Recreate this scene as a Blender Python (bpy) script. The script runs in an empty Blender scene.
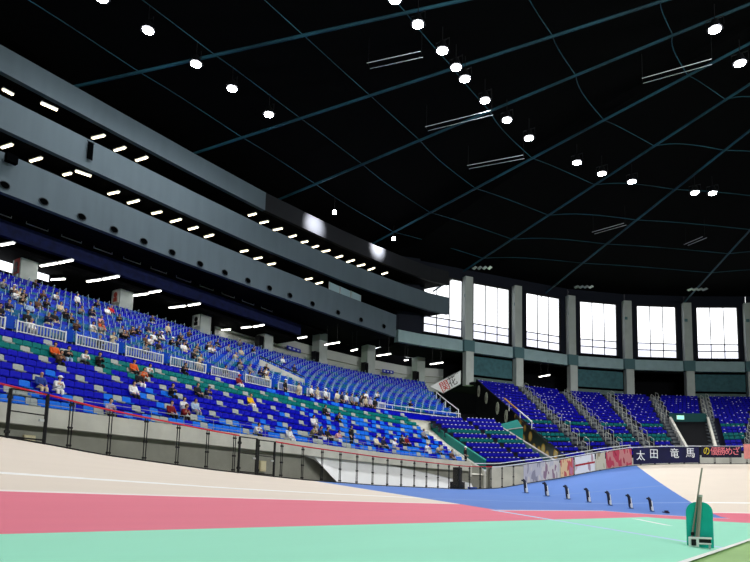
import bpy, bmesh, math, random
from mathutils import Vector, Matrix
random.seed(7)
SC = bpy.context.scene
COL = SC.collection
CX, CY = 13.3, 42.0          # centre of the bend
rad = math.radians

# ------------------------------------------------------------------ helpers
def lin(c):
    o = []
    for v in c:
        v /= 255.0
        o.append(v / 12.92 if v <= .04045 else ((v + .055) / 1.055) ** 2.4)
    return tuple(o) + (1.0,)

MATS = {}
def mat(name, rgb, rough=.7, var=.0, scale=3.0, spec=.3, metal=0.0, stretch=None):
    if name in MATS: return MATS[name]
    m = bpy.data.materials.new(name); m.use_nodes = True
    nt = m.node_tree; b = nt.nodes['Principled BSDF']
    c = lin(rgb)
    b.inputs['Base Color'].default_value = c
    b.inputs['Roughness'].default_value = rough
    b.inputs['Specular IOR Level'].default_value = .12 if name.startswith('seat') else spec
    b.inputs['Metallic'].default_value = metal
    if var > 0:
        tc = nt.nodes.new('ShaderNodeTexCoord'); n = nt.nodes.new('ShaderNodeTexNoise')
        mp = nt.nodes.new('ShaderNodeMapping')
        if stretch: mp.inputs['Scale'].default_value = stretch
        n.inputs['Scale'].default_value = scale; n.inputs['Detail'].default_value = 4
        r = nt.nodes.new('ShaderNodeValToRGB')
        r.color_ramp.elements[0].position = .3; r.color_ramp.elements[1].position = .7
        r.color_ramp.elements[0].color = tuple(x * (1 - var) for x in c[:3]) + (1,)
        r.color_ramp.elements[1].color = tuple(min(1, x * (1 + var)) for x in c[:3]) + (1,)
        nt.links.new(tc.outputs['Object'], mp.inputs['Vector']); nt.links.new(mp.outputs['Vector'], n.inputs['Vector'])
        nt.links.new(n.outputs['Fac'], r.inputs['Fac']); nt.links.new(r.outputs['Color'], b.inputs['Base Color'])
    MATS[name] = m
    return m
def emit(name, rgb, strength):
    m = bpy.data.materials.new(name); m.use_nodes = True
    nt = m.node_tree; nt.nodes.remove(nt.nodes['Principled BSDF'])
    e = nt.nodes.new('ShaderNodeEmission'); e.inputs['Color'].default_value = lin(rgb); e.inputs['Strength'].default_value = strength
    nt.links.new(e.outputs[0], nt.nodes['Material Output'].inputs[0])
    MATS[name] = m
    return m
def glass(name, tint, gloss=.06):
    m = bpy.data.materials.new(name); m.use_nodes = True
    nt = m.node_tree; nt.nodes.remove(nt.nodes['Principled BSDF'])
    t = nt.nodes.new('ShaderNodeBsdfTransparent'); t.inputs[0].default_value = lin(tint)
    g = nt.nodes.new('ShaderNodeBsdfGlossy'); g.inputs['Roughness'].default_value = .05
    x = nt.nodes.new('ShaderNodeMixShader'); x.inputs[0].default_value = gloss
    nt.links.new(t.outputs[0], x.inputs[1]); nt.links.new(g.outputs[0], x.inputs[2])
    nt.links.new(x.outputs[0], nt.nodes['Material Output'].inputs[0])
    MATS[name] = m
    return m

class MB:
    def __init__(s): s.v = []; s.f = []; s.mi = []; s.m = 0
    def face(s, pts):
        i = len(s.v); s.v += [tuple(p) for p in pts]; s.f.append(tuple(range(i, i + len(pts)))); s.mi.append(s.m)
    def hexa(s, p):       # 8 points: bottom loop 0-3, top loop 4-7
        i = len(s.v); s.v += [tuple(q) for q in p]
        for f in ((3,2,1,0),(4,5,6,7),(0,1,5,4),(1,2,6,5),(2,3,7,6),(3,0,4,7)):
            s.f.append(tuple(i + k for k in f)); s.mi.append(s.m)
    def box(s, c, d, a=0.0, tilt=0.0):
        x, y, z = d[0] / 2, d[1] / 2, d[2] / 2
        M = Matrix.Rotation(a, 3, 'Z') @ Matrix.Rotation(tilt, 3, 'Y'); c = Vector(c)
        s.hexa([c + M @ Vector(q) for q in ((-x,-y,-z),(x,-y,-z),(x,y,-z),(-x,y,-z),(-x,-y,z),(x,-y,z),(x,y,z),(-x,y,z))])
    def tube(s, pts, r, n=6, r2=None):
        pts = [Vector(p) for p in pts]; rings = []
        for k, p in enumerate(pts):
            d = (pts[min(k + 1, len(pts) - 1)] - pts[max(k - 1, 0)]).normalized()
            u = d.cross(Vector((0, 0, 1)))
            if u.length < 1e-3: u = Vector((1, 0, 0))
            u.normalize(); w = d.cross(u)
            rr = r if r2 is None else r + (r2 - r) * k / (len(pts) - 1)
            i = len(s.v)
            for j in range(n):
                t = 2 * math.pi * j / n
                s.v.append(tuple(p + (u * math.cos(t) + w * math.sin(t)) * rr))
            rings.append(i)
        for a, b in zip(rings, rings[1:]):
            for j in range(n):
                s.f.append((a + j, a + (j + 1) % n, b + (j + 1) % n, b + j)); s.mi.append(s.m)
        s.f.append(tuple(rings[0] + j for j in reversed(range(n)))); s.mi.append(s.m)
        s.f.append(tuple(rings[-1] + j for j in range(n))); s.mi.append(s.m)
    def disc(s, c, r, h, n=16, axis='Z'):
        s.tube([Vector(c) - Vector((0, 0, h / 2)), Vector(c) + Vector((0, 0, h / 2))], r, n)
    def strip(s, A, B, th=None):   # ruled strip between two polylines; th gives thickness vector
        if th is None:
            for k in range(len(A) - 1): s.face([A[k], A[k + 1], B[k + 1], B[k]])
        else:
            t = Vector(th)
            for k in range(len(A) - 1):
                a, b, c, d = map(Vector, (A[k], A[k + 1], B[k + 1], B[k]))
                s.hexa([a, b, c, d, a + t, b + t, c + t, d + t])
    def mesh(s, name, mats, smooth=False):
        me = bpy.data.meshes.new(name); me.from_pydata(s.v, [], s.f)
        for m in (mats if isinstance(mats, (list, tuple)) else [mats]): me.materials.append(m)
        me.polygons.foreach_set('material_index', s.mi)
        if smooth: me.polygons.foreach_set('use_smooth', [True] * len(s.f))
        me.update(); return me
    def build(s, name, mats, parent=None, loc=None, smooth=False):
        return link(name, s.mesh(name, mats, smooth), parent, loc)

def link(name, data, parent=None, loc=None):
    o = bpy.data.objects.new(name, data); COL.objects.link(o)
    if parent is not None: o.parent = parent
    if loc is not None: o.location = loc
    return o
def tag(o, label, cat, group=None, kind=None):
    o['label'] = label; o['category'] = cat
    if group: o['group'] = group
    if kind: o['kind'] = kind
    return o
def empty(name, loc, label, cat, group=None, rz=0.0):
    o = bpy.data.objects.new(name, None); COL.objects.link(o)
    o.location = loc; o.rotation_euler = (0, 0, rz); o.empty_display_size = .2
    return tag(o, label, cat, group)
def struct(o, label=None):
    o['kind'] = 'structure'
    if label: o['label'] = label
    return o
def dup(root, loc, rz, label, group=None):
    r = root.copy(); COL.objects.link(r); r.location = loc; r.rotation_euler = (0, 0, rz); r['label'] = label
    if group: r['group'] = group
    for ch in list(root.children):
        c = ch.copy(); COL.objects.link(c); c.parent = r
        for g in list(ch.children):
            d = g.copy(); COL.objects.link(d); d.parent = c
    return r
_U = 'zeroth first second third fourth fifth sixth seventh eighth ninth tenth eleventh twelfth thirteenth fourteenth fifteenth sixteenth seventeenth eighteenth nineteenth'.split()
_T = {20: 'twent', 30: 'thirt', 40: 'fort', 50: 'fift'}
def nth(n):
    if n < 20: return _U[n]
    t = n // 10 * 10; u = n % 10
    return _T[t] + ('ieth' if u == 0 else 'y-' + _U[u])

def interp(tab, q):
    if q <= tab[0][0]: return tab[0][1]
    for (a, x), (b, y) in zip(tab, tab[1:]):
        if q <= b: return x + (y - x) * (q - a) / (b - a)
    return tab[-1][1]
# plan coordinate q: metres before the bend when negative, degrees round the bend when positive
def P(q, R, z=0.0):
    if q <= 0: return Vector((CX - R, CY + q, z))
    return Vector((CX - R * math.cos(rad(q)), CY + R * math.sin(rad(q)), z))
def inward(q):            # heading of the direction towards the track
    return 0.0 if q <= 0 else -rad(q)
def qs(a, b, step=1.5):
    n = max(1, int(math.ceil((b - a) / step))); r = [a + (b - a) * k / n for k in range(n + 1)]
    if a < 0 < b: r.append(0.0)
    return sorted(set(r))
def uq(u, R):             # arc length along radius R -> q
    return u if u <= 0 else math.degrees(u / R)
def qu(q, R): return q if q <= 0 else rad(q) * R

ZT = [(-110, 5.8), (-60, 5.6), (-42, 4.3), (-31.75, 3.32), (-30.5, 3.23), (-28.2, 2.99), (-22.9, 2.71), (-17, 2.52), (-10, 2.45), (-2.6, 2.51), (3, 2.57),
      (10, 2.78), (14.4, 3.15), (22.9, 3.89), (30.8, 4.79), (36.4, 5.35), (41.8, 5.61), (46.9, 5.77), (56.5, 5.93), (70, 6.0), (180, 6.0)]
def ztop(q): return interp(ZT, q)
RF = 35.3                  # fence radius
def zsurf(q, t):           # banked track: t = metres outward from the inner white line (0..19)
    c = min(1, max(0, q / 35.0)); s = min(1, max(0, t / 7.0))
    z = .23 + .122 * t - .4 * c * s
    e = ztop(q) - (.23 + .122 * 19 - .4 * c)
    if t > 9.5: z += e * ((t - 9.5) / 9.5) ** 1.3
    return z

# ------------------------------------------------------------------ positions in the hall (metres)
STARTPTS = [(-19.32, 48.08), (-17.75, 48.35), (-16.31, 48.84), (-14.95, 49.51), (-13.64, 50.33), (-12.38, 51.3), (-11.14, 52.39)]
VENTS = [(22.6, 25.27), (25.7, 25.18), (29.0, 25.15), (32.1, 25.15), (35.2, 25.14), (38.4, 25.15), (41.8, 25.07), (45.0, 25.12), (48.2, 25.19), (51.4, 25.23), (54.6, 25.24), (58.4, 25.22), (63.1, 25.29), (67.6, 25.4), (72.4, 25.6)]
CON = [(-57.6, 25.9, 1.7, 13), (-59.4, 30.6, 2.3, 11), (-57.2, 31.0, 1.9, 8), (-62.8, 33.3, 1.9, 22), (-59.9, 35.5, 1.9, 12), (-57.6, 35.9, 2.3, 8), (-59.8, 40.8, 2.3, 13), (-57.5, 41.0, 1.7, 8), (-59.9, 45.8, 2.4, 12), (-57.5, 46.2, 1.8, 6), (-62.8, 55.6, 1.7, 13), (-59.5, 56.1, 1.5, 11), (-57.6, 56.4, 1.9, 0), (-56.7, 63.6, 1.6, -1), (-55.3, 68.2, 2.8, -2), (-54.9, 72.8, 1.4, -14), (-52.9, 77.4, 2.6, -2), (-51.9, 82.0, 0.7, -1), (-49.0, 86.2, 2.5, -7), (-38.1, 103.3, 2.3, -20)]
LOW = [(-53.0, 23.1, 1.4, 10), (-53.1, 25.5, 1.5, 10), (-53.2, 28.3, 1.0, 11), (-51.9, 29.0, 1.4, 78), (-52.9, 32.6, 1.4, 11), (-52.9, 34.7, 1.6, 8), (-53.0, 37.4, 1.3, 11), (-52.9, 39.6, 1.6, 5), (-52.9, 41.8, 1.4, 6), (-53.0, 44.0, 1.4, 3), (-52.9, 49.0, 1.1, 8), (-53.1, 51.4, 1.2, 7), (-53.1, 53.6, 1.2, 7), (-52.7, 59.9, 1.2, 4), (-52.6, 61.8, 1.4, -3)]
UP = [(-52.6, 22.6, 0.9, 93), (-51.7, 25.5, 1.4, 82), (-52.4, 30.4, 1.5, 14), (-52.6, 32.7, 1.5, 9), (-52.4, 34.9, 1.6, 8), (-52.2, 49.3, 1.2, 5), (-52.5, 51.5, 1.3, 7), (-52.5, 53.8, 1.4, 8), (-52.5, 56.3, 1.5, 0), (-52.3, 58.4, 1.1, 5), (-52.3, 60.3, 1.5, -1), (-52.0, 62.1, 1.6, 5), (-51.8, 64.6, 1.6, -3), (-51.3, 66.6, 1.5, -7), (-51.0, 68.6, 1.4, -2), (-50.6, 70.5, 1.4, -12), (-50.0, 72.9, 1.2, -11)]
FL = [(-24.76, 36.63, 38.6), (-24.65, 39.75, 38.6), (-24.5, 43.41, 38.6), (-24.54, 45.88, 38.6), (-24.6, 47.67, 38.6), (-24.46, 51.44, 38.6), (-24.01, 55.42, 38.6), (-23.4, 59.55, 38.6), (-20.84, 66.89, 38.6), (-19.25, 70.72, 38.6), (-16.9, 74.37, 38.6), (-11.36, 81.0, 38.6), (-9.66, 82.21, 38.6), (-5.57, 52.82, 38.6), (-4.41, 58.29, 38.6), (-43.19, 24.46, 38.6), (-43.16, 28.49, 38.6), (-43.13, 33.32, 38.6), (-43.03, 37.38, 38.6), (-43.02, 42.17, 38.6)]
CATW = [((-30.2, 40.9, 38), (-25.7, 42.1, 38)), ((-30.8, 51.6, 38), (-24.3, 52.6, 38)), ((-30.7, 60.4, 38), (-24.8, 61.6, 38)), ((-11.5, 55.3, 38), (-6.2, 55.8, 38)), ((-24.4, 84.9, 38), (-20.1, 84.2, 38)), ((-14.8, 95.6, 38), (-12.2, 94.0, 38))]

# ------------------------------------------------------------------ materials
M_beige = mat('track_beige', (236, 229, 219), .65, .02, .6)
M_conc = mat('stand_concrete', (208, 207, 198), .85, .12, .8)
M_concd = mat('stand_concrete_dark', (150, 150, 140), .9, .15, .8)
M_step = mat('stand_step', (40, 44, 60), .9, .1, 1)
M_fascia = mat('fascia_concrete', (84, 98, 108), .8, .06, 1.2, stretch=(1, 1, .15))
M_beam = mat('ring_beam_paint', (150, 176, 182), .8, .08, .8)
M_col = mat('column_concrete', (176, 184, 182), .85, .06, .8)
M_black = mat('roof_black', (9, 9, 11), .9, 0, spec=.05)
M_dark = mat('dark_wall', (13, 14, 18), .9, 0, spec=.1)
M_navy = mat('navy_beam', (16, 26, 72), .8, .35, 1.5)
M_wall = mat('wall_grey', (196, 198, 198), .85, .05, .5)
M_teal = mat('teal_paint', (0, 112, 106), .6, .05, 1)
M_tealg = mat('grey_teal_panel', (84, 120, 126), .8, .1, 1)
M_rib = mat('rib_teal_lit_patches', (30, 74, 92), .6, .6, .22, metal=.0)  # noise varies the tone; lit stretches of rib put into the colour
M_white = mat('white_paint', (238, 240, 240), .5)
M_steel = mat('galvanised_steel', (196, 202, 206), .35, 0, metal=.6)
M_vent = mat('vent_black', (4, 5, 6), 1.0, 0, spec=.0)
M_slat = mat('slat_pale', (160, 166, 172), .6)
M_pipe = mat('dull_pipe', (150, 156, 162), .5)
M_frame = mat('black_frame', (14, 15, 18), .45)
M_red = mat('red_rail', (190, 22, 48), .5)
M_whrail = mat('white_rail', (226, 228, 238), .4)
M_glass = glass('acrylic_panel', (247, 249, 250), .02)
M_pane = glass('window_glass', (255, 255, 255), .03)
M_lowpane = glass('hazy_window_glass', (232, 232, 238), .03)
M_strip = emit('tube_light', (255, 252, 240), 9)
M_stripw = emit('warm_tube_light', (255, 240, 200), 6)
M_lens = emit('flood_lens', (245, 248, 255), 60)
SEATC = {'blue': mat('seat_blue', (2, 8, 176), .4, .12, 6), 'green': mat('seat_green', (0, 112, 112), .4, .1, 6),
         'grey': mat('seat_grey', (166, 172, 170), .5, .05, 6), 'light blue': mat('seat_light_blue', (26, 112, 226), .35, .1, 6)}
M_sky = mat('seat_sky_blue', (8, 66, 178), .4, .1, 5)
M_ublue = mat('seat_mid_blue', (8, 28, 160), .4, .12, 5)
M_tealseat = mat('seat_teal', (4, 88, 128), .4, .1, 5)
M_deep = mat('seat_deep_blue', (8, 6, 150), .45, .15, 5)
M_deepgreen = mat('seat_deep_green', (0, 92, 96), .45, .1, 5)
M_clip = mat('seat_white_tag', (220, 222, 224), .5)
M_rod = mat('seat_divider_rod', (176, 206, 214), .4)
SEATM = [SEATC['blue'], SEATC['green'], SEATC['grey'], SEATC['light blue'], M_sky, M_ublue, M_tealseat, M_deep, M_deepgreen, M_clip, M_rod]

# ------------------------------------------------------------------ track with painted bands
def track_material():
    m = bpy.data.materials.new('painted_track'); m.use_nodes = True
    nt = m.node_tree; N = nt.nodes; L = nt.links; b = N['Principled BSDF']; b.inputs['Roughness'].default_value = .6
    b.inputs['Specular IOR Level'].default_value = .2
    uv = N.new('ShaderNodeUVMap'); uv.uv_map = 'plan'; sp = N.new('ShaderNodeSeparateXYZ'); L.new(uv.outputs[0], sp.inputs[0])
    S, T = sp.outputs[0], sp.outputs[1]
    def rng(sock, lo, hi):
        a = N.new('ShaderNodeMath'); a.operation = 'GREATER_THAN'; a.inputs[1].default_value = lo; L.new(sock, a.inputs[0])
        c = N.new('ShaderNodeMath'); c.operation = 'LESS_THAN'; c.inputs[1].default_value = hi; L.new(sock, c.inputs[0])
        d = N.new('ShaderNodeMath'); d.operation = 'MULTIPLY'; L.new(a.outputs[0], d.inputs[0]); L.new(c.outputs[0], d.inputs[1]); return d.outputs[0]
    def AND(a, c):
        d = N.new('ShaderNodeMath'); d.operation = 'MULTIPLY'; L.new(a, d.inputs[0]); L.new(c, d.inputs[1]); return d.outputs[0]
    cur = None
    def over(prev, rgb, mask):
        x = N.new('ShaderNodeMix'); x.data_type = 'RGBA'
        L.new(mask, x.inputs[0])
        if prev is None: x.inputs[6].default_value = lin((236, 225, 213))
        else: L.new(prev, x.inputs[6])
        x.inputs[7].default_value = lin(rgb); return x.outputs[2]
    cur = over(cur, (255, 255, 255), rng(T, 12.33, 12.57))       # stayer line
    cur = over(cur, (236, 128, 150), rng(T, 6.2, 10.5))          # red band
    cur = over(cur, (248, 240, 238), rng(T, 10.45, 10.62))
    cur = over(cur, (100, 138, 212), AND(rng(T, 8.75, 40), rng(S, -16.0, 37.6)))   # blue paint from the line to the bend
    cur = over(cur, (214, 226, 244), AND(rng(T, 8.62, 8.8), rng(S, -16.0, 37.6)))
    cur = over(cur, (140, 166, 220), AND(rng(T, 12.4, 12.52), rng(S, -16.0, 37.6)))
    cur = over(cur, (120, 150, 210), AND(rng(T, 15.4, 15.5), rng(S, -16.0, 37.6)))
    cur = over(cur, (160, 238, 210), rng(T, -1, 6.2))            # green apron
    cur = over(cur, (196, 222, 252), AND(rng(T, -1, 8.8), rng(S, -16.7, -16.15)))  # line across
    cur = over(cur, (244, 248, 244), rng(T, -1, .16))
    # short slanting white dash on the apron, from (-4.66, 5.72) to (-6.34, 3.75)
    dx, dy = -6.34 + 4.66, 3.75 - 5.72; Ln = math.hypot(dx, dy); dx /= Ln; dy /= Ln
    def dot(ax, ay, off):
        p_ = N.new('ShaderNodeMath'); p_.operation = 'MULTIPLY'; p_.inputs[1].default_value = ax; L.new(S, p_.inputs[0])
        q_ = N.new('ShaderNodeMath'); q_.operation = 'MULTIPLY_ADD'; q_.inputs[1].default_value = ay; L.new(T, q_.inputs[0]); L.new(p_.outputs[0], q_.inputs[2])
        r_ = N.new('ShaderNodeMath'); r_.operation = 'ADD'; r_.inputs[1].default_value = -off; L.new(q_.outputs[0], r_.inputs[0]); return r_.outputs[0]
    cur = over(cur, (255, 255, 255), AND(rng(dot(dx, dy, dx * -4.66 + dy * 5.72), 0, Ln), rng(dot(-dy, dx, -dy * -4.66 + dx * 5.72), -.3, .3)))
    no = N.new('ShaderNodeTexNoise'); no.inputs['Scale'].default_value = .5; no.inputs['Detail'].default_value = 6
    mp = N.new('ShaderNodeMapping'); mp.inputs['Scale'].default_value = (.35, 3.0, 1.0); L.new(uv.outputs[0], mp.inputs[0]); L.new(mp.outputs[0], no.inputs['Vector'])
    r = N.new('ShaderNodeMapRange'); r.inputs[1].default_value = .3; r.inputs[2].default_value = .7; r.inputs[3].default_value = .965; r.inputs[4].default_value = 1.0
    L.new(no.outputs['Fac'], r.inputs[0])
    v = N.new('ShaderNodeVectorMath'); v.operation = 'SCALE'; L.new(cur, v.inputs[0]); L.new(r.outputs[0], v.inputs[3])
    L.new(v.outputs[0], b.inputs['Base Color'])
    return m
tq = qs(-72, 0, 1.2) + [k * 1.5 for k in range(1, 101)]
tt = [0, 1.5, 3, 4.5, 6, 7, 8, 9.5, 10.5, 12, 13.5, 15, 16.5, 18, 19]
tv = []; tuv = []
for q in tq:
    for t in tt:
        tv.append(tuple(P(q, RF - 19 + t, zsurf(q, t)))); tuv.append((q, t))
W = len(tt); tf = [(i * W + j, i * W + j + 1, (i + 1) * W + j + 1, (i + 1) * W + j) for i in range(len(tq) - 1) for j in range(W - 1)]
me = bpy.data.meshes.new('track'); me.from_pydata(tv, [], [tuple(reversed(f)) for f in tf])
uvl = me.uv_layers.new(name='plan')
for lp in me.loops: uvl.data[lp.index].uv = tuv[lp.vertex_index]
me.polygons.foreach_set('use_smooth', [True] * len(tf)); me.materials.append(track_material())
struct(link('floor_track', me), 'banked cycling track painted beige, red, green and blue')

b = MB(); b.face([(-100, -75, .15), (120, -75, .15), (120, 150, .15), (-100, 150, .15)])
struct(b.build('floor', mat('infield_olive', (158, 198, 134), .75, .05, .25)), 'olive green infield floor')
def on_track(p, up=.0):
    x, y = p
    if y <= CY: q = y - CY; R = CX - x
    else: q = math.degrees(math.atan2(y - CY, CX - x)); R = math.hypot(CX - x, y - CY)
    return Vector((x, y, zsurf(q, R - (RF - 19)) + up))

# ------------------------------------------------------------------ starting stands, board
start_pts = STARTPTS
def make_starter(name, lab):
    r = empty(name, (0, 0, 0), lab, 'starting stand', 'starting stands in a row across the blue track')
    m = MB(); m.box((0, 0, .02), (.5, .4, .04)); m.box((0, -.2, .06), (.12, .12, .08)); m.build('base_plate', mat('starter_base', (60, 84, 140), .6), r)
    m = MB(); m.box((.09, 0, .2), (.2, .2, .34)); m.tube([(.12, 0, .3), (.1, 0, .8)], .05, 6); m.build('foot', M_white, r)
    m = MB(); m.tube([(.02, 0, .1), (0, 0, .62), (-.02, 0, .86), (-.08, 0, .98), (-.16, 0, 1.02)], .11, 8); m.build('post', mat('starter_black', (28, 30, 52), .5), r)
    m = MB(); m.box((-.2, 0, .98), (.1, .2, .12)); m.build('clamp', mat('starter_clamp', (44, 46, 60), .5), r)
    return r
st0 = None
for k, (x, y) in enumerate(start_pts):
    loc = on_track((x, y), -.01)
    lab = 'black hooked starting stand, %s of seven from the barrier side on blue track' % nth(k + 1)
    if k == 0: st0 = make_starter('starting_stand', lab); st0.location = loc; st0.rotation_euler = (0, rad(-3), rad(15))
    else: r = dup(st0, loc, rad(15), lab); r.rotation_euler = (0, rad(-3), rad(15))
m = MB(); m.box((0, 0, .06), (.5, .25, .12)); m.box((.05, 0, .16), (.26, .2, .1))
o = m.build('sandbag', mat('sandbag_dark', (52, 40, 58), .9)); o.location = on_track((-10.3, 53.4), -.01)
tag(o, 'small dark sandbag lying at the edge of the red band', 'sandbag')

bl = on_track((-3.6, 24.0), -.02)
r = empty('signal_board', bl, 'teal round-topped signal board standing at the infield edge', 'board', rz=rad(100))
def round_board(w, h, t, x=0.0):
    m = MB(); pts = [(-w / 2, 0), (w / 2, 0)]
    rr = w * .42
    for k in range(7): a = k / 6 * math.pi / 2; pts.append((w / 2 - rr + rr * math.cos(a), h - rr + rr * math.sin(a)))
    for k in range(7): a = math.pi / 2 + k / 6 * math.pi / 2; pts.append((-w / 2 + rr + rr * math.cos(a), h - rr + rr * math.sin(a)))
    f = [(x, p[0], p[1]) for p in pts]; bk = [(x + t, p[0], p[1]) for p in pts]
    m.face(f); m.face(bk[::-1])
    n = len(f)
    for k in range(n): m.face([f[k], bk[k], bk[(k + 1) % n], f[(k + 1) % n]])
    return m
m_teal_board = mat('board_teal', (14, 190, 176), .35, .06, 3)
o = round_board(.8, 1.5, .05).build('panel', m_teal_board, r); o.rotation_euler = (0, rad(-3), 0)
o = round_board(.72, 1.42, .02, .05).build('back_sheet', mat('board_teal_back', (20, 128, 120), .4), r); o.rotation_euler = (0, rad(-3), 0)
gq = empty('flag_pole', bl, 'tall thin grey pole leaning up from the teal board', 'pole', rz=rad(100))
m = MB(); m.tube([(-.08, .22, .5), (-.1, -.13, 2.62)], .03, 6); m.build('shaft', mat('pole_grey', (150, 150, 138), .5), gq)
m = MB(); m.box((-.1, .22, .45), (.06, .1, .1)); m.build('socket', M_frame, gq)
m = MB(); m.tube([(-.1, .3, .05), (-.08, .22, .52)], .022, 6); m.build('lower_rod', mat('pole_grey', (150, 150, 138), .5), gq)
gs = empty('short_post', bl, 'short thick grey post in front of the teal board', 'post', rz=rad(100))
m = MB(); m.tube([(-.13, .1, .12), (-.13, -.05, 1.68)], .06, 8); m.build('shaft', mat('post_grey', (140, 140, 128), .5), gs)
m = MB(); m.tube([(-.13, -.05, 1.66), (-.13, -.056, 1.73)], .065, 8); m.build('cap', M_steel, gs)
gb = empty('lens_box', bl, 'white electronic box with dark front at foot of the teal board', 'box', rz=rad(100))
m = MB(); m.box((-.35, .0, .16), (.3, .62, .05)); m.box((-.35, .2, .2), (.34, .3, .3)); m.box((-.35, .0, .33), (.32, .66, .05)); m.build('housing', M_white, gb)
m = MB(); m.box((-.53, .2, .19), (.03, .14, .2)); m.build('lens_hood', M_frame, gb)
m = MB(); m.box((-.34, -.13, .24), (.25, .34, .13)); m.build('battery_pack', M_frame, gb)
for y_ in (-.26, .28): m = MB(); m.box((-.35, y_, .05), (.2, .06, .12)); m.build('foot', M_steel, gb)

# ------------------------------------------------------------------ fence round the top of the bank
fe = empty('track_fence', P(-20, RF, ztop(-20)), 'black-framed clear fence running along the top of the bank', 'fence')
fe_inv = Vector(fe.location)
def fp(q, h, R=RF): return P(q, R, ztop(q) + h) - fe_inv
GATE = (-21.35, -18.95)
H_F = 1.68
post_q = []
u = -36 + .35
while True:
    q = uq(u, RF)
    if q > 98: break
    if not (GATE[0] - .25 < q < GATE[1] + .25) and not (-31.6 < q < -30.2): post_q.append(q)
    u += 1.56
for q in post_q:
    m = MB(); a = inward(q); step = .055 if q <= 0 else math.degrees(.055 / RF)
    for s in (-1, 1): m.tube([fp(q + s * step, -.1), fp(q + s * step, H_F)], .022, 5)
    for h in (.12, .75, 1.55): m.box(fp(q, h), (.07, .17, .07), a)
    m.build('post', M_frame, fe)
def railmesh(qa, qb, h, r, dr=0.0):
    m = MB(); m.tube([fp(q, h, RF + dr) for q in qs(qa, qb, 1.5)], r, 6); return m
railmesh(-40, GATE[0], H_F + .03, .036).build('top_rail', M_red, fe)
railmesh(GATE[1], 8.2, H_F + .03, .036).build('top_rail', M_red, fe)
railmesh(8.2, 100, H_F + .03, .04).build('top_rail', M_whrail, fe)
railmesh(5.0, 37, H_F + .28, .035, .35).build('upper_rail', M_whrail, fe)
railmesh(-40, 100, .03, .03).build('bottom_rail', M_frame, fe)
for qa, qb in ((-40, GATE[0]), (GATE[1], 0), (0, 33), (33, 66), (66, 100)):
    m = MB(); Q = qs(qa, qb, 1.5); m.strip([fp(q, .05, RF + .03) for q in Q], [fp(q, H_F, RF + .03) for q in Q]); m.build('clear_panel', M_glass, fe)
def gate(q0, q1, lab):
    qm = (q0 + q1) / 2; g = empty('gate', P(qm, RF, ztop(qm)), lab, 'gate', 'black gates in the track fence')
    w = q1 - q0; m = MB()
    for s in (-1, 1): m.tube([(0, s * w / 2, -.15), (0, s * w / 2, H_F)], .06, 6)
    m.tube([(0, -w / 2, H_F), (0, w / 2, H_F)], .03, 6); m.tube([(0, -w / 2, .1), (0, w / 2, .08)], .03, 6)
    m.build('gate_frame', M_frame, g)
    m = MB(); m.tube([(0, -w / 2, .95), (0, w / 2, .93)], .025, 6); m.build('middle_bar', M_frame, g)
    m = MB(); m.box((0, w / 2 - .15, .75), (.08, .16, .08)); m.build('latch', M_steel, g)
    for h in (.25, 1.4): m = MB(); m.box((0, -w / 2, h), (.1, .16, .1)); m.build('hinge', M_frame, g)
    m = MB(); m.strip([(.02, -w / 2, .1), (.02, w / 2, .1)], [(.02, -w / 2, H_F), (.02, w / 2, H_F)]); m.build('clear_panel', M_glass, g)
gate(-21.3, -20.2, 'black framed double-gate leaf beside the red rail, seats behind')
gate(-20.1, -19.0, 'black framed double-gate leaf next to the white sheeting')
gate(-31.55, -30.3, 'black gate with a middle bar at the left end of the fence')

# ------------------------------------------------------------------ banners on the fence
def banner(q0, q1, h0, h1, m, lab, R=RF - .09):
    qm = (q0 + q1) / 2; o0 = P(qm, R, ztop(qm)); g = empty('banner', o0, lab, 'banner', 'banners hung on the fence of the bend')
    b_ = MB(); Q = qs(q0, q1, .8)
    b_.strip([P(q, R, ztop(q) + h0) - o0 for q in Q], [P(q, R, ztop(q) + h1) - o0 for q in Q], (.03 * math.cos(rad(qm)), -.03 * math.sin(rad(qm)), 0))
    b_.build('cloth', m, g)
    for q in (q0, q1): b_ = MB(); b_.tube([P(q, R, ztop(q) + h1 - .05) - o0, P(q, RF, ztop(q) + h1) - o0], .015, 4); b_.build('tie_cord', M_whrail, g)
    return g
def glyph(ch, q, h, size, m, parent, R=RF - .14, sx=1.0, name='lettering'):
    cu = bpy.data.curves.new('glyph', 'FONT'); cu.body = ch; cu.size = size; cu.align_x = 'CENTER'; cu.align_y = 'CENTER'; cu.extrude = .008
    cu.resolution_u = 3
    o = bpy.data.objects.new('glyph', cu); COL.objects.link(o)
    dg = bpy.context.evaluated_depsgraph_get(); me = bpy.data.meshes.new_from_object(o.evaluated_get(dg))
    bpy.data.objects.remove(o); bpy.data.curves.remove(cu)
    me.materials.clear(); me.materials.append(m)
    n = link(name, me, parent)
    p = P(q, R, ztop(q) + h) - Vector(parent.location)
    a = inward(q)
    ex = Vector((-math.sin(a), math.cos(a), 0)) ; ez = Vector((0, 0, 1)); en = ex.cross(ez)
    n.matrix_local = Matrix.Translation(p) @ Matrix((ex * sx, ez, en)).transposed().to_4x4()
    return n
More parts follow.
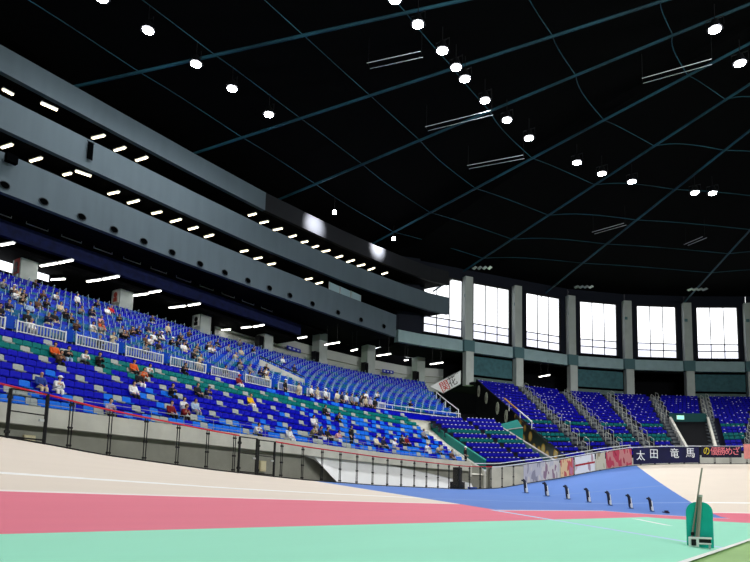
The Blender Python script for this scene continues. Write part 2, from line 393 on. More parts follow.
def streaks(name, cols, scale):
    m = bpy.data.materials.new(name); m.use_nodes = True; nt = m.node_tree; bs = nt.nodes['Principled BSDF']; bs.inputs['Roughness'].default_value = .8
    tc = nt.nodes.new('ShaderNodeTexCoord'); mp = nt.nodes.new('ShaderNodeMapping'); mp.inputs['Scale'].default_value = (1, 1, .35)
    n = nt.nodes.new('ShaderNodeTexNoise'); n.inputs['Scale'].default_value = scale; n.inputs['Detail'].default_value = 1
    r = nt.nodes.new('ShaderNodeValToRGB'); r.color_ramp.interpolation = 'CONSTANT'
    while len(r.color_ramp.elements) < len(cols): r.color_ramp.elements.new(.5)
    for k, c in enumerate(cols): r.color_ramp.elements[k].position = 0 if k == 0 else .36 + .28 * (k - 1) / max(1, len(cols) - 2); r.color_ramp.elements[k].color = lin(c)
    nt.links.new(tc.outputs['Object'], mp.inputs[0]); nt.links.new(mp.outputs[0], n.inputs['Vector']); nt.links.new(n.outputs['Fac'], r.inputs[0]); nt.links.new(r.outputs[0], bs.inputs['Base Color'])
    return m
m_ink = mat('banner_white_ink', (236, 240, 248), .7); m_pink = mat('banner_pink', (240, 128, 142), .7); m_yel = mat('banner_yellow', (222, 206, 40), .7)
m_redink = mat('banner_red_ink', (170, 30, 44), .7); m_blk = mat('banner_black_ink', (20, 18, 26), .7)
banner(15.0, 22.5, .1, 1.62, streaks('banner_lavender', [(150, 146, 158), (196, 192, 198), (214, 206, 200), (150, 120, 138)], 2.2), 'lavender grey banner on the fence next to the blue track, leftmost of all')
banner(22.8, 25.4, .1, 1.62, streaks('banner_orange', [(212, 140, 110), (232, 196, 150), (206, 92, 92), (190, 120, 150)], 2.0), 'orange and pink banner on the fence below the flowered panel')
g = banner(25.7, 29.6, .1, 1.62, streaks('banner_whitered', [(214, 200, 202), (236, 236, 240), (180, 150, 160)], 1.8), 'white banner crossed by a dull red bar')
m = MB(); Q = qs(25.7, 29.6, .8); m.strip([P(q, RF - .13, ztop(q) + .78) - Vector(g.location) for q in Q], [P(q, RF - .13, ztop(q) + .95) - Vector(g.location) for q in Q]); m.build('red_bar', m_redink, g)
banner(29.9, 31.6, .1, 1.62, streaks('banner_beige', [(150, 140, 110), (204, 198, 178), (176, 172, 140)], 2.5), 'narrow beige banner between the white and the dark red ones')
banner(31.8, 36.6, .1, 1.62, streaks('banner_crimson', [(150, 28, 60), (186, 60, 84), (196, 128, 128), (150, 40, 60)], 1.6), 'crimson banner right beside the navy lettered one')
g = banner(36.9, 48.4, .12, 1.62, mat('banner_navy', (16, 18, 66), .7, .3, 1.0), 'long navy banner with large white characters')
for ch, q, h in (('太', 38.2, .86), ('田', 40.6, .98), ('竜', 44.2, .98), ('馬', 46.9, 1.0)): glyph(ch, q, h, 1.0, m_ink, g)
g = banner(48.8, 55.2, .62, 1.7, mat('banner_ink_blue', (14, 12, 44), .7), 'dark banner with a yellow and four pink characters')
glyph('の', 49.6, 1.2, .9, m_yel, g, sx=.8)
for k, ch in enumerate('優勝めざ'): glyph(ch, 50.9 + k * 1.15, 1.18, .85, m_pink, g, sx=.95)
g = banner(55.6, 62.0, .5, 1.9, mat('banner_salmon', (222, 140, 138), .7, .12, 2), 'salmon pink banner with black characters at right edge of the fence')
for ch, q in (('男', 58.3), ('魂', 60.2)): glyph(ch, q, 1.2, 1.1, m_blk, g)

# ------------------------------------------------------------------ grandstand
# lower tier rows: R = 43.2 + .95 k (back), tread z = 5 + .54 k
NL = 10
def zl(q, k): return 5.0 + .54 * k + interp([(0, 0), (18, 0), (31, .5)], q)
def rl(k): return 43.25 + .95 * k
def steps(name, blocks, label):
    m = MB()
    for Q, rows in blocks:          # rows: list of functions q->(front_R_point, z)
        for k in range(len(rows) - 1):
            A = [rows[k](q) for q in Q]; B_ = [rows[k + 1](q) for q in Q]
            T1 = [Vector((b2.x, b2.y, a.z)) for a, b2 in zip(A, B_)]
            m.strip(A, T1); m.strip(T1, B_)
    return m
def lrow(k): return lambda q: P(q, rl(k - 1) if k < NL + 1 else rl(NL - 1) + .75, zl(q, k) if k < NL else 10.2 + interp([(18, 0), (31, .5)], q))
m = steps('x', [(qs(-50, 16.8), [lrow(k) for k in range(NL + 2)])], '')
for q0 in (16.8,):
    pass
m2 = steps('x', [(qs(20.4, 31), [lrow(k) for k in range(NL + 2)])], '')
for (mm, q_end, nm, lb) in ((m, 16.8, 'grandstand_tier', 'stepped concrete of the lower tier'), (m2, 31, 'grandstand_tier_corner', 'stepped concrete of the corner block')):
    struct(mm.build(nm, M_step), lb)
# front wall: overhanging band and recessed lower wall
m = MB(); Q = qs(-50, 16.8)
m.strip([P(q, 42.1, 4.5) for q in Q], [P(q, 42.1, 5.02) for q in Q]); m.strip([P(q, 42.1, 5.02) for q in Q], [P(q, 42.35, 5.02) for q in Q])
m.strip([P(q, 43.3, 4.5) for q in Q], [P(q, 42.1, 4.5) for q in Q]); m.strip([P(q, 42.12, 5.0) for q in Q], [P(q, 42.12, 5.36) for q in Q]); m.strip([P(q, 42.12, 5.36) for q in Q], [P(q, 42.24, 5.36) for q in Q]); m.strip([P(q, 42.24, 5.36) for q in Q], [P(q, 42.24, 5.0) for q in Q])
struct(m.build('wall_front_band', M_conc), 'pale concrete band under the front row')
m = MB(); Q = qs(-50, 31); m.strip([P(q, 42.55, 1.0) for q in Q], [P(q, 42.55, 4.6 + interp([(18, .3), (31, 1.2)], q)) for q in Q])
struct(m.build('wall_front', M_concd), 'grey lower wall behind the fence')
m = MB(); Q = qs(20.4, 70)
m.strip([P(q, 42.25, 2.5) for q in Q], [P(q, 42.25, interp([(20, 5.0), (31, 5.5), (34, 6.2), (60, 7.5), (70, 7.7)], q)) for q in Q])
struct(m.build('wall_bend_front', M_conc), 'concrete front wall of the bend stand')
m = MB(); Q = qs(-50, 100); m.strip([P(q, 35.4, ztop(q) - .25) for q in Q], [P(q, 43.2, 1.6 + interp([(14, 0), (36, 2.2)], q)) for q in Q])
struct(m.build('floor_trench', mat('trench_concrete', (96, 96, 94), .9, .1, .5)), 'dark service trench floor behind the fence')
# white sheeting on the lower wall
sh = empty('tarpaulin', P(-4, 42.4, 2.0), 'white sheeting covering the lower wall behind the fence', 'tarpaulin')
m = MB(); c0 = Vector(sh.location); Q = qs(-8.6, 17.4, .5)
def zt_(q): return interp([(-8.6, 4.5), (2, 4.45), (10, 4.0), (17.4, 3.35)], q)
def zb_(q): return interp([(-8.6, 4.44), (-4.6, 2.0), (17.4, 2.0)], q)
top = []; bot = []
for i, q in enumerate(Q):
    w = .03 * (i % 2); top.append(P(q, 42.5 - w, zt_(q)) - c0); bot.append(P(q, 41.7 - w, zb_(q)) - c0)
m.strip(bot, top, (-.04, 0, 0)); m.build('sheet', mat('white_sheet', (246, 247, 250), .6), sh)
m = MB(); m.tube([p + Vector((.02, 0, .02)) for p in top], .03, 5); m.build('hem', mat('sheet_hem', (222, 224, 228), .6), sh)
for q, z, lab in ((-27.2, 3.75, 'small cream box on the grey wall under the lilac-shirted spectator'), (-12.6, 3.55, 'small cream box on the grey wall seen through the double gate')):
    g = empty('meter_box', P(q, 42.5, z), lab, 'box')
    m = MB(); m.box((.09, 0, 0), (.16, .5, .66)); m.build('casing', mat('cream_box', (220, 208, 168), .6), g)
    m = MB(); m.box((.18, 0, .02), (.02, .42, .5)); m.build('cover', mat('cream_cover', (232, 222, 186), .6), g)
# front guard rail of the lower tier
gr = empty('guard_rail', P(-12, 42.2, 5.02), 'thin grey pipe rail along the front row of seats', 'rail')
c0 = Vector(gr.location)
for h in (.5, .92):
    m = MB(); m.tube([P(q, 42.2, 5.02 + h) - c0 for q in qs(-40, 16.5)], .016, 5); m.build('rail', M_pipe, gr)
u = -40
while u < 12:
    q = uq(u, 42.2); m = MB(); m.tube([P(q, 42.2, 5.0) - c0, P(q, 42.2, 5.94) - c0], .018, 5); m.build('post', M_pipe, gr); u += 2.1

# upper tier
NU = 18
TU = [(-60, 71.8), (0, 71.8), (10, 72.9), (20.5, 75.9), (27.3, 78), (34.2, 79.8), (40, 80)]
def qend(k): return 26.3 + (34.6 - 26.3) * k / (NU - 1)
def ru(q, k): return 53.1 + (interp(TU, q) - .6 - 53.1) * k / NU
def urow(k): return lambda q: P(q if q < 13 else 13 + (q - 13) * (qend(min(k, NU - 1)) - 13) / 13.3, ru(q if q < 13 else 13 + (q - 13) * (qend(min(k, NU - 1)) - 13) / 13.3, k), 11.0 + .5 * min(k, NU))
m = steps('x', [(qs(-50, 26.3), [urow(k) for k in range(NU + 1)])], '')
Q = qs(-50, 26.3); A = [P(q, 52.5, 10.2) for q in Q]; B_ = [P(q, 52.5, 11.0) for q in Q]; C_ = [urow(0)(q) for q in Q]
m.strip(A, B_); m.strip(B_, C_)
struct(m.build('grandstand_tier_upper', M_step), 'stepped concrete of the upper tier')
# bend stand: ruled rows from the fence side to the ring of columns
TN = [(30, 74.1), (38.5, 74.1), (45.4, 75.8), (53.3, 79.4), (60.3, 81.4), (67.4, 83.3), (74.1, 85.4), (82, 87), (95, 88), (130, 88)]
NN = 20
def zf_(q): return interp([(33, 6.15), (52, 7.1), (60, 7.5), (75, 7.7)], q)
def nrow(k):
    def f(q):
        a = P(q, 42.6); qt = 1.26 * q - 3.4; c = P(qt, interp(TN, qt) - 1.4)
        p = a + (c - a) * (k / NN); p.z = zf_(q) + (19.9 - zf_(q)) * k / NN
        return p
    return f
NQ0, NQ1 = 33.8, 74
m = steps('x', [(qs(NQ0, NQ1), [nrow(k) for k in range(NN + 1)])], '')
struct(m.build('grandstand_tier_bend', mat('bend_step', (22, 24, 44), .9, .1, 1)), 'stepped concrete of the bend stand')

# ------------------------------------------------------------------ seats
def seat_parts():
    m = MB(); w = .53          # backrest with a rounded top, slightly raked
    prof = [(-w / 2, 0), (-w / 2, .29), (-w / 2 + .015, .345), (-w / 2 + .06, .37), (w / 2 - .06, .37), (w / 2 - .015, .345), (w / 2, .29), (w / 2, 0)]
    f = []; bk = []
    for y, z in prof:
        bow = .05 * (abs(y) / (w / 2)) ** 2
        f.append((-.02 - .17 * z + bow, y, .45 + z)); bk.append((-.07 - .17 * z + bow, y, .45 + z))
    n = len(f); m.face(f[::-1]); m.face(bk)
    for k in range(n - 1): m.face([f[k], f[k + 1], bk[k + 1], bk[k]])
    m.face([f[-1], f[0], bk[0], bk[-1]])
    p = MB(); p.hexa([(-.06, -.25, .40), (.38, -.24, .42), (.38, .24, .42), (-.06, .25, .40), (-.06, -.25, .46), (.4, -.235, .47), (.4, .235, .47), (-.06, .25, .46)])
    p.hexa([(.34, -.23, .39), (.41, -.22, .4), (.41, .22, .4), (.34, .23, .39), (.36, -.23, .45), (.42, -.22, .46), (.42, .22, .46), (.36, .23, .45)])
    q = MB(); q.tube([(.1, 0, 0), (.1, 0, .42)], .04, 6); q.box((.1, 0, .015), (.16, .2, .03))
    return m, p, q
bp, sp_, pd = seat_parts()
class Seats(MB):
    def put(s, part, loc, a, mi):
        M = Matrix.Rotation(a, 3, 'Z'); i = len(s.v); L_ = Vector(loc)
        s.v += [tuple(L_ + M @ Vector(p)) for p in part.v]
        s.f += [tuple(i + k for k in f) for f in part.f]; s.mi += [mi] * len(part.f)
MI = {n: k for k, n in enumerate(('blue', 'green', 'grey', 'light blue', 'sky', 'mid', 'teal', 'deep', 'deepgreen', 'clip', 'rod'))}
all_l = []
rs = random.Random(3)
for k in range(NL):
    R = 42.85 + .95 * k; n = 0; u = -37.0
    while True:
        q = uq(u, R)
        if q > 16.5: break
        c = 'blue'
        if k in (7, 8) or (k == 6 and rs.random() < .06): c = 'green'
        if k == 0: c = 'light blue' if rs.random() < .8 else 'blue'
        elif k in (1, 2, 3, 4) and rs.random() < (.34, .26, .16, .12)[k - 1]: c = 'light blue'
        elif q > -4 and c == 'blue' and rs.random() < .45: c = 'light blue'
        if (n + k) % 6 == 0 or (n + k) % 6 == 1 and k in (0, 1) and rs.random() < .3: c = 'grey'
        if k == 9 and c == 'grey' and rs.random() < .7: c = 'blue'
        all_l.append((q, k, R, c)); n += 1; u += .555
def seat_loc(q, k, R): return P(q, R, zl(q, k))
cam0 = Vector((0, 0, 1.55))
def inview(p):            # inside the picture's left border, more or less
    return math.atan2(-p.x, p.y) < rad(66)
near = sorted((s for s in all_l if inview(seat_loc(s[0], s[1], s[2]))), key=lambda s: (seat_loc(s[0], s[1], s[2]) - cam0).length)[:300]
nearset = set((s[0], s[1]) for s in near)
bp_me = {c: bp.mesh('backrest', SEATC[c], True) for c in SEATC}; sp_me = {c: sp_.mesh('seat_pan', SEATC[c]) for c in SEATC}; pd_me = pd.mesh('pedestal', M_steel)
for bm_ in bp_me.values(): bm_.polygons.foreach_set('use_smooth', [False] * len(bm_.polygons))
for q, k, R, c in near:
    row = 'front row' if k == 0 else nth(k + 1) + ' row'
    r = empty('stadium_seat', seat_loc(q, k, R), '%s plastic seat in the %s of the lower tier, near the gates' % (c, row), 'seat', '%s seats in the %s of the lower tier' % (c, row), inward(q))
    link('backrest', bp_me[c], r); link('seat_pan', sp_me[c], r); link('pedestal', pd_me, r)
far = Seats()
for q, k, R, c in all_l:
    if (q, k) in nearset: continue
    l = seat_loc(q, k, R); far.put(bp, l, inward(q), MI[c]); far.put(sp_, l, inward(q), MI[c])
clip = MB(); clip.box((-.06, .0, .86), (.06, .16, .07))
for k in range(NL):                      # corner block
    R = 42.85 + .95 * k; u = qu(20.9, R); u1 = qu(30.6, R); n = 0
    while u < u1:
        q = uq(u, R); l = P(q, R, zl(q, k)); c = MI['deepgreen'] if k in (4, 6) else MI['deep']
        if n % 9 != 8:
            far.put(bp, l, inward(q), c); far.put(sp_, l, inward(q), c); far.put(clip, l, inward(q), MI['clip'])
        n += 1; u += .56
rod = MB(); rod.tube([(.1, 0, .1), (.1, 0, 1.05)], .028, 4); rod.tube([(.1, 0, 1.02), (-.3, 0, .9)], .026, 4)
for k in range(NU):                      # upper tier, pairs between dividers
    qe = qend(k); u = -38.0 + .0 * k; n = 0
    while True:
        q = uq(u, 62.0)
        if q > qe: break
        ang = inward(q); R = ru(q, k) + .75; l = P(q, R, 11.0 + .5 * k); t = Vector((-math.sin(ang), math.cos(ang), 0))
        x = rs.random(); up = k / (NU - 1.0)
        c = MI['sky'] if x < .45 - .3 * up else MI['teal'] if x < .8 - .68 * up else MI['mid']
        if up > .75 and x > .4: c = MI['blue']
        far.put(bp, l + t * .277, ang, c); far.put(sp_, l + t * .277, ang, c)
        if x > .9: c = MI['teal'] if c != MI['teal'] else MI['mid']
        far.put(bp, l - t * .277, ang, c); far.put(sp_, l - t * .277, ang, c)
        far.put(rod, l + t * .56, ang, MI['rod'])
        u += 1.12; n += 1
AISLE = [38.6, 43.6, 48.2, 52.6, 57.3, 62.0, 66.6]
VOM = (52.9, 57.0)
for k in range(NN):
    f = nrow(k); f2 = nrow(k + 1); q = NQ0 + .25
    while q < NQ1 - .3:
        p = f(q); p1 = f(q + .05); t = (p1 - p); t.z = 0; st = .6 / (t.length / .05); t.normalize(); ang = math.atan2(-t.x, t.y)
        pn = f2(q); mid = p + (pn - p) * .62; mid.z = p.z
        if min(abs(q - a) for a in AISLE) > .75 * st / .6 + .15 and not (VOM[0] < q < VOM[1] and k < 9):
            c = MI['deepgreen'] if k in (3, 4, 7) else MI['deep']
            far.put(bp, mid, ang, c); far.put(sp_, mid, ang, c)
            if rs.random() < .4: far.put(clip, mid, ang, MI['clip'])
        q += st
o = far.build('stadium_seats', SEATM); tag(o, 'all the farther blue, green and grey seats filling the upper tier and bend stands', 'seating', kind='stuff')

# ------------------------------------------------------------------ white barriers between the tiers
spans = [(-27.1, -24.1), (-23.37, -20.38), (-19.65, -16.7), (-16.05, -13.05), (-12.35, -9.08), (-8.48, -5.64), (-4.86, -1.91)]
spans += [(uq(a, 52.5), uq(a + 3.0, 52.5)) for a in (-.95, 2.8, 6.6, 10.4)]
for i, (a, c) in enumerate(spans):
    qm = (a + c) / 2; o0 = P(qm, 52.45, 10.95)
    g = empty('barrier', o0, 'white slatted barrier between the two tiers, %s from the left' % nth(i + 1), 'barrier', 'white barriers between the tiers')
    for q in (a, c):
        m = MB(); m.tube([P(q, 52.45, 10.9) - o0, P(q, 52.45, 11.74) - o0], .05, 6); m.build('post', M_white, g)
    for h in (.1, .72):
        m = MB(); m.tube([P(q, 52.45, 10.95 + h) - o0 for q in qs(a, c, 1)], .035, 5); m.build('rail', M_white, g)
    for j in range(1, 15):
        q = a + (c - a) * j / 15; m = MB(); p = P(q, 52.45, 11.05) - o0; m.box(p + Vector((0, 0, .31)), (.03, .09, .62), inward(q)); m.build('slat', M_slat, g)
kb = MB(); Q = qs(-50, 26.3); kb.strip([P(q, 52.3, 10.2) for q in Q], [P(q, 52.3, 10.95) for q in Q]); kb.strip([P(q, 52.3, 10.95) for q in Q], [P(q, 52.6, 10.95) for q in Q])
struct(kb.build('trim_kerb', SEATC['blue']), 'blue kerb under the white barriers')
for i, (s0, s1) in enumerate(zip(spans, spans[1:])):
    qm = (s0[1] + s1[0]) / 2; g = empty('aisle_gate', P(qm, 52.75, 10.95), 'light blue gate panel in the gap after the %s white barrier' % nth(i + 1), 'gate', 'light blue aisle gates')
    m = MB(); m.box((0, 0, .62), (.06, .56, .8), 0); m.build('panel', M_sky, g).rotation_euler = (0, 0, inward(qm))
    for y_ in (-.26, .26): m = MB(); m.tube([(0, y_, 0), (0, y_, 1.1)], .03, 5); m.build('post', M_steel, g).rotation_euler = (0, 0, inward(qm))

# grey rail at the right end of the upper tier promenade
g = empty('promenade_rail', P(17.5, 52.4, 10.5), 'white double-bar rail at the right end of the barrier line', 'rail'); c0 = Vector(g.location)
for h in (.55, 1.05):
    m = MB(); m.tube([P(q, 52.4, 10.5 + h) - c0 for q in qs(13.6, 26, 1)], .04, 5); m.build('rail', M_whrail, g)
for q in (13.6, 15.7, 17.8, 20, 22, 24, 26):
    m = MB(); m.tube([P(q, 52.4, 10.4) - c0, P(q, 52.4, 11.6) - c0], .04, 5); m.build('post', M_whrail, g)

# ------------------------------------------------------------------ vomitory between straight and corner block
def radial_panel(qa, Ra, za, qb, Rb, zb, th, name, m, n=8, parent=None):
    b_ = MB(); a = [P(qa + (qb - qa) * k / n, Ra + (Rb - Ra) * k / n) for k in range(n + 1)]
    lo = [Vector((p.x, p.y, za[0] + (zb[0] - za[0]) * k / n)) for k, p in enumerate(a)]
    hi = [Vector((p.x, p.y, za[1] + (zb[1] - za[1]) * k / n)) for k, p in enumerate(a)]
    ang = rad((qa + qb) / 2); t = Vector((math.sin(ang), math.cos(ang), 0)) * th
    b_.strip(lo, hi, t); return b_.build(name, m, parent)
struct(radial_panel(16.9, 42.3, (4.0, 4.9), 18.2, 52.3, (9.0, 9.9), .25, 'wall_ramp_side', M_conc), 'grey sloping side wall of the stair gap')
m = MB(); m.strip([P(16.9 + 1.3 * k / 8, 42.3 + 1.25 * k, 4.2 + .68 * k) for k in range(9)], [P(19.9 + 1.5 * k / 8, 42.3 + 1.25 * k, 4.2 + .68 * k) for k in range(9)])
Q = qs(16.4, 20.8, .5); m.strip([P(q, 51.5, 10.2) for q in Q], [P(q, 52.6, 10.2) for q in Q]); m.strip([P(q, 51.6, 9.2) for q in Q], [P(q, 51.6, 10.2) for q in Q])
struct(m.build('floor_ramp', M_conc), 'pale grey stair ramp')
pp = empty('ramp_parapet', P(20, 42.3, 4.6), 'teal sloping parapet with a white edge beside the stair ramp', 'parapet'); c0 = Vector(pp.location)
for nm, ra, rb, mm, th in (('panel', (4.75, 5.6), (9.1, 10.0), M_teal, .22), ('lower_wall', (2.6, 4.58), (6.8, 8.95), M_conc, .2), ('white_edge', (4.58, 4.75), (8.95, 9.1), M_white, .26), ('coping', (5.6, 5.68), (10.0, 10.08), mat('teal_coping', (40, 140, 130), .6), .28)):
    o = radial_panel(19.3, 42.2, ra, 21.1, 51.9, rb, th, nm, mm); o.parent = pp; o.location = -c0
# corner stair wall (grey teal with pale coping)
cw = empty('stair_wall', P(31, 42.3, 5.5), 'grey teal sloping wall with a pale coping right of the corner seats', 'wall'); c0 = Vector(cw.location)
for nm, ra, rb, mm, th in (('panel', (4.5, 6.0), (8.6, 10.75), M_tealg, .3), ('coping', (6.0, 6.1), (10.75, 10.85), mat('pale_coping', (150, 150, 150), .7), .34)):
    o = radial_panel(31.1, 42.0, ra, 31.4, 52.6, rb, th, nm, mm); o.parent = cw; o.location = -c0
# teal stair head box
tb = empty('stairwell', P(33.0, 52.0, 8.2), 'teal boxed stair head between the corner block and the bend stand', 'stair head', rz=-rad(33))
m = MB(); m.hexa([(-.5, -1.1, 0), (.6, -1.1, 0), (.6, 1.6, 0), (-.5, 1.6, 0), (-.5, -1.1, 2.5), (.6, -1.1, 1.7), (.6, 1.6, 2.2), (-.5, 1.6, 3.3)]); m.build('casing', M_teal, tb)
m = MB(); m.tube([(.6, -1.1, 1.75), (.6, 1.6, 2.25)], .07, 5); m.tube([(-.5, -1.1, 2.55), (.6, -1.1, 1.75)], .07, 5); m.build('edge_trim', mat('pale_coping', (188, 186, 184)), tb)
# dark flank wall of the bend stand with posters and a flowered panel
m = MB(); top = [nrow(k)(NQ0) + Vector((0, 0, .3)) for k in range(NN + 1)]
m.strip([p - Vector((0, 0, 5.0)) for p in top], top, (.15, .15, 0)); struct(m.build('flank_wall', M_dark), 'black flank wall at the left end of the bend stand')
# rear of the passage between upper tier and bend stand
m = MB(); e0 = [urow(k)(26.3) for k in range(NU + 1)]
m.strip([p - Vector((0, 0, 4)) for p in e0], e0, (.1, -.1, 0)); struct(m.build('passage_wall', M_dark), 'dark side of the passage at the end of the upper tier')  # side wall of the passage
m = MB(); m.face([P(26, 53, 7.5), P(34, 53, 7.5), P(39, 73, 15), P(35, 78, 15)]); struct(m.build('floor_passage', M_dark), 'dark passage floor')
def flank_pt(k, dz=0.0, off=.08):
    a = nrow(k if k < NN else NN)(NQ0) if False else None
    i = int(k); f = k - i; p = nrow(i)(NQ0); p2 = nrow(min(i + 1, NN))(NQ0); p = p + (p2 - p) * f
    return p + Vector((-off, -off * .8, dz))
fl = empty('flower_panel', flank_pt(2.5, -.5), 'black panel painted with yellow flowers at the foot of the bend stand', 'panel'); c0 = Vector(fl.location)
m = MB(); m.strip([flank_pt(k * .5 + .1, -2.6) - c0 for k in range(19)], [flank_pt(k * .5 + .1, .25) - c0 for k in range(19)], (-.06, -.05, 0))
mf = bpy.data.materials.new('yellow_flowers'); mf.use_nodes = True; nt = mf.node_tree
vo = nt.nodes.new('ShaderNodeTexVoronoi'); vo.inputs['Scale'].default_value = .7; tc = nt.nodes.new('ShaderNodeTexCoord'); rp = nt.nodes.new('ShaderNodeValToRGB')
rp.color_ramp.elements[0].color = lin((214, 160, 30)); rp.color_ramp.elements[1].color = lin((12, 10, 10)); rp.color_ramp.elements[0].position = .3; rp.color_ramp.elements[1].position = .46
e = rp.color_ramp.elements.new(.14); e.color = lin((206, 186, 120))
nt.links.new(tc.outputs['Object'], vo.inputs['Vector']); nt.links.new(vo.outputs['Distance'], rp.inputs[0]); nt.links.new(rp.outputs[0], nt.nodes['Principled BSDF'].inputs['Base Color'])
m.build('panel_face', mf, fl)
m = MB(); m.tube([flank_pt(k * .5 + .1, .3) - c0 for k in range(19)], .05, 5); m.build('top_edge', M_frame, fl)
for i, k in enumerate((18.6, 16.3, 13.2, 11.0)):
    g = empty('poster', flank_pt(k, -.9, .16), 'pale round poster on the black flank wall, %s from the top' % nth(i + 1), 'poster', 'pale posters on the black flank wall')
    m = MB(); ax = (nrow(11)(NQ0) - nrow(10)(NQ0)).normalized(); axh = Vector((ax.x, ax.y, 0)).normalized()
    ring = [axh * (.62 * math.cos(t * math.pi / 6)) + Vector((0, 0, .85 * math.sin(t * math.pi / 6))) for t in range(12)]
    m.face(ring); m.face([p + Vector((-.03, -.02, 0)) for p in ring][::-1])
    for t in range(12): m.face([ring[t], ring[(t + 1) % 12], ring[(t + 1) % 12] + Vector((-.03, -.02, 0)), ring[t] + Vector((-.03, -.02, 0))])
    m.build('sheet', mat('poster_pale', (196, 200, 180), .8, .25, 2.5), g)
    m = MB(); m.box(axh * .12 + Vector((-.05, -.04, -.1)), (.02, .3, .5), math.atan2(axh.y, axh.x) + math.pi / 2); m.build('print', mat('poster_print', (110, 112, 100), .8), g)
hr = empty('stair_rail', flank_pt(9, 0), 'yellow and white rail sloping along the top of the black flank wall', 'rail'); c0 = Vector(hr.location)
m = MB(); m.tube([flank_pt(11.6 - k, 1.15) - c0 for k in range(4)], .09, 6); m.build('yellow_bar', mat('rail_yellow', (214, 160, 30), .5), hr)
m = MB(); m.tube([flank_pt(8.6 - k, 1.15) - c0 for k in range(4)], .09, 6); m.build('white_bar', M_white, hr)
for k in (5.6, 8, 10.5): m = MB(); m.tube([flank_pt(k, 0) - c0, flank_pt(k, 1.15) - c0], .05, 5); m.build('post', M_white, hr)
# rail at the right end of the upper tier
ur = empty('stair_rail', urow(2)(26.3), 'white rail along the right end of the upper tier', 'rail'); c0 = Vector(ur.location)
m = MB(); m.tube([urow(k)(26.3) + Vector((0, 0, 1.1)) - c0 for k in range(0, 9)], .06, 6); m.build('bar', M_white, ur)
for k in (0, 4, 8): m = MB(); m.tube([urow(k)(26.3) - c0, urow(k)(26.3) + Vector((0, 0, 1.1)) - c0], .05, 5); m.build('post', M_white, ur)
# concrete flank in the upper tier
o0 = urow(5)(5); sw = empty('stair_wall', o0, 'low grey concrete wall cutting slantwise into the upper tier', 'wall')
a = P(4.6, 61.0, 14.6); c = P(7.2, 57.0, 12.6)
m = MB(); m.strip([a - o0, c - o0], [a - o0 + Vector((0, 0, 1.15)), c - o0 + Vector((0, 0, 1.0))], (-.25, .2, 0)); m.build('panel', M_conc, sw)
m = MB(); m.tube([a - o0 + Vector((-.1, .1, 1.5)), c - o0 + Vector((-.1, .1, 1.3))], .06, 5); m.build('rail', M_frame, sw)

# handrail hoops up the bend aisles
mh = MB(); mh.tube([(.4, 0, -.2), (.4, 0, .95), (.3, 0, 1.05), (-.5, 0, 1.4), (-.6, 0, 1.3), (-.6, 0, .2)], .03, 5)
hoop_me = mh.mesh('hoop', mat('hoop_white', (176, 180, 172), .4))
ml = MB(); ml.tube([(.4, 0, .5), (-.6, 0, .85)], .018, 5); bar_me = ml.mesh('cross_bar', hoop_me.materials[0])
for ai, aq in enumerate(AISLE):
    n = 0
    for k in range(1, NN - 1, 1):
        if ai in (3, 4) and k < 9: continue
        p = nrow(k)(aq); p1 = nrow(k)(aq + .1); t = p1 - p; ang = math.atan2(-t.x, t.y); n += 1
        s = -.45 if k % 2 else .45
        pos = p + Vector((-math.sin(ang), math.cos(ang), 0)) * s
        r = empty('handrail', pos, 'white handrail hoop, %s up from the fence on the %s bend stair from the left' % (nth(n), nth(ai + 1)), 'handrail', 'handrail hoops on the bend stairs', ang)
        link('hoop', hoop_me, r); link('cross_bar', bar_me, r)
# stair treads of the aisles (pale nosings)
for ai, aq in enumerate(AISLE):
    m = MB()
    for k in range(NN):
        p = nrow(k)(aq); p1 = nrow(k)(aq + .1); t = p1 - p; t.z = 0; t.normalize(); ang = math.atan2(-t.x, t.y)
        m.box(p + Vector((math.cos(ang) * -.3, math.sin(ang) * -.3, .16)), (.6, 1.0, .3), ang)
    struct(m.build('trim_stair', mat('stair_tread', (96, 102, 108), .85)), 'grey stair treads up the bend stand')
# vomitory in the bend stand
vq = (VOM[0] + VOM[1]) / 2
vm = empty('stairwell', nrow(2)(vq), 'dark stair opening with two pale sloping walls in the bend stand', 'stair head'); c0 = Vector(vm.location)
for q in VOM:
    m = MB(); lo = [nrow(k)(q) - c0 + Vector((0, 0, -.4)) for k in range(0, 10)]; m.strip(lo, [p + Vector((0, 0, 1.2)) for p in lo], (.25, .1, 0)); m.build('side_wall', M_conc, vm)
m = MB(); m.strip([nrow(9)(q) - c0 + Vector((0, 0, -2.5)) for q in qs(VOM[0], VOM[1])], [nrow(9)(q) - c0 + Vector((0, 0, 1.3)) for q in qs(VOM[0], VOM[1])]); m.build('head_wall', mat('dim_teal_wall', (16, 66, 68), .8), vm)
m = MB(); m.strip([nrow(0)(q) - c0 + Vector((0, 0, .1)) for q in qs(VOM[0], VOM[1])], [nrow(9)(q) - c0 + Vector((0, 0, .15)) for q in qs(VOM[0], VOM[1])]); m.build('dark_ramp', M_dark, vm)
es = empty('exit_sign', nrow(8.0 if False else 8)(VOM[0] + 1.1) + Vector((0, 0, 1.1)), 'small lit green and white exit sign in the dark stair opening', 'sign', rz=-rad(vq))
m = MB(); m.box((0, 0, 0), (.1, .95, .55)); m.build('casing', M_white, es)
m = MB(); m.box((.07, 0, 0), (.04, .85, .45)); m.build('lit_face', emit('exit_face', (150, 255, 210), 1.6), es)

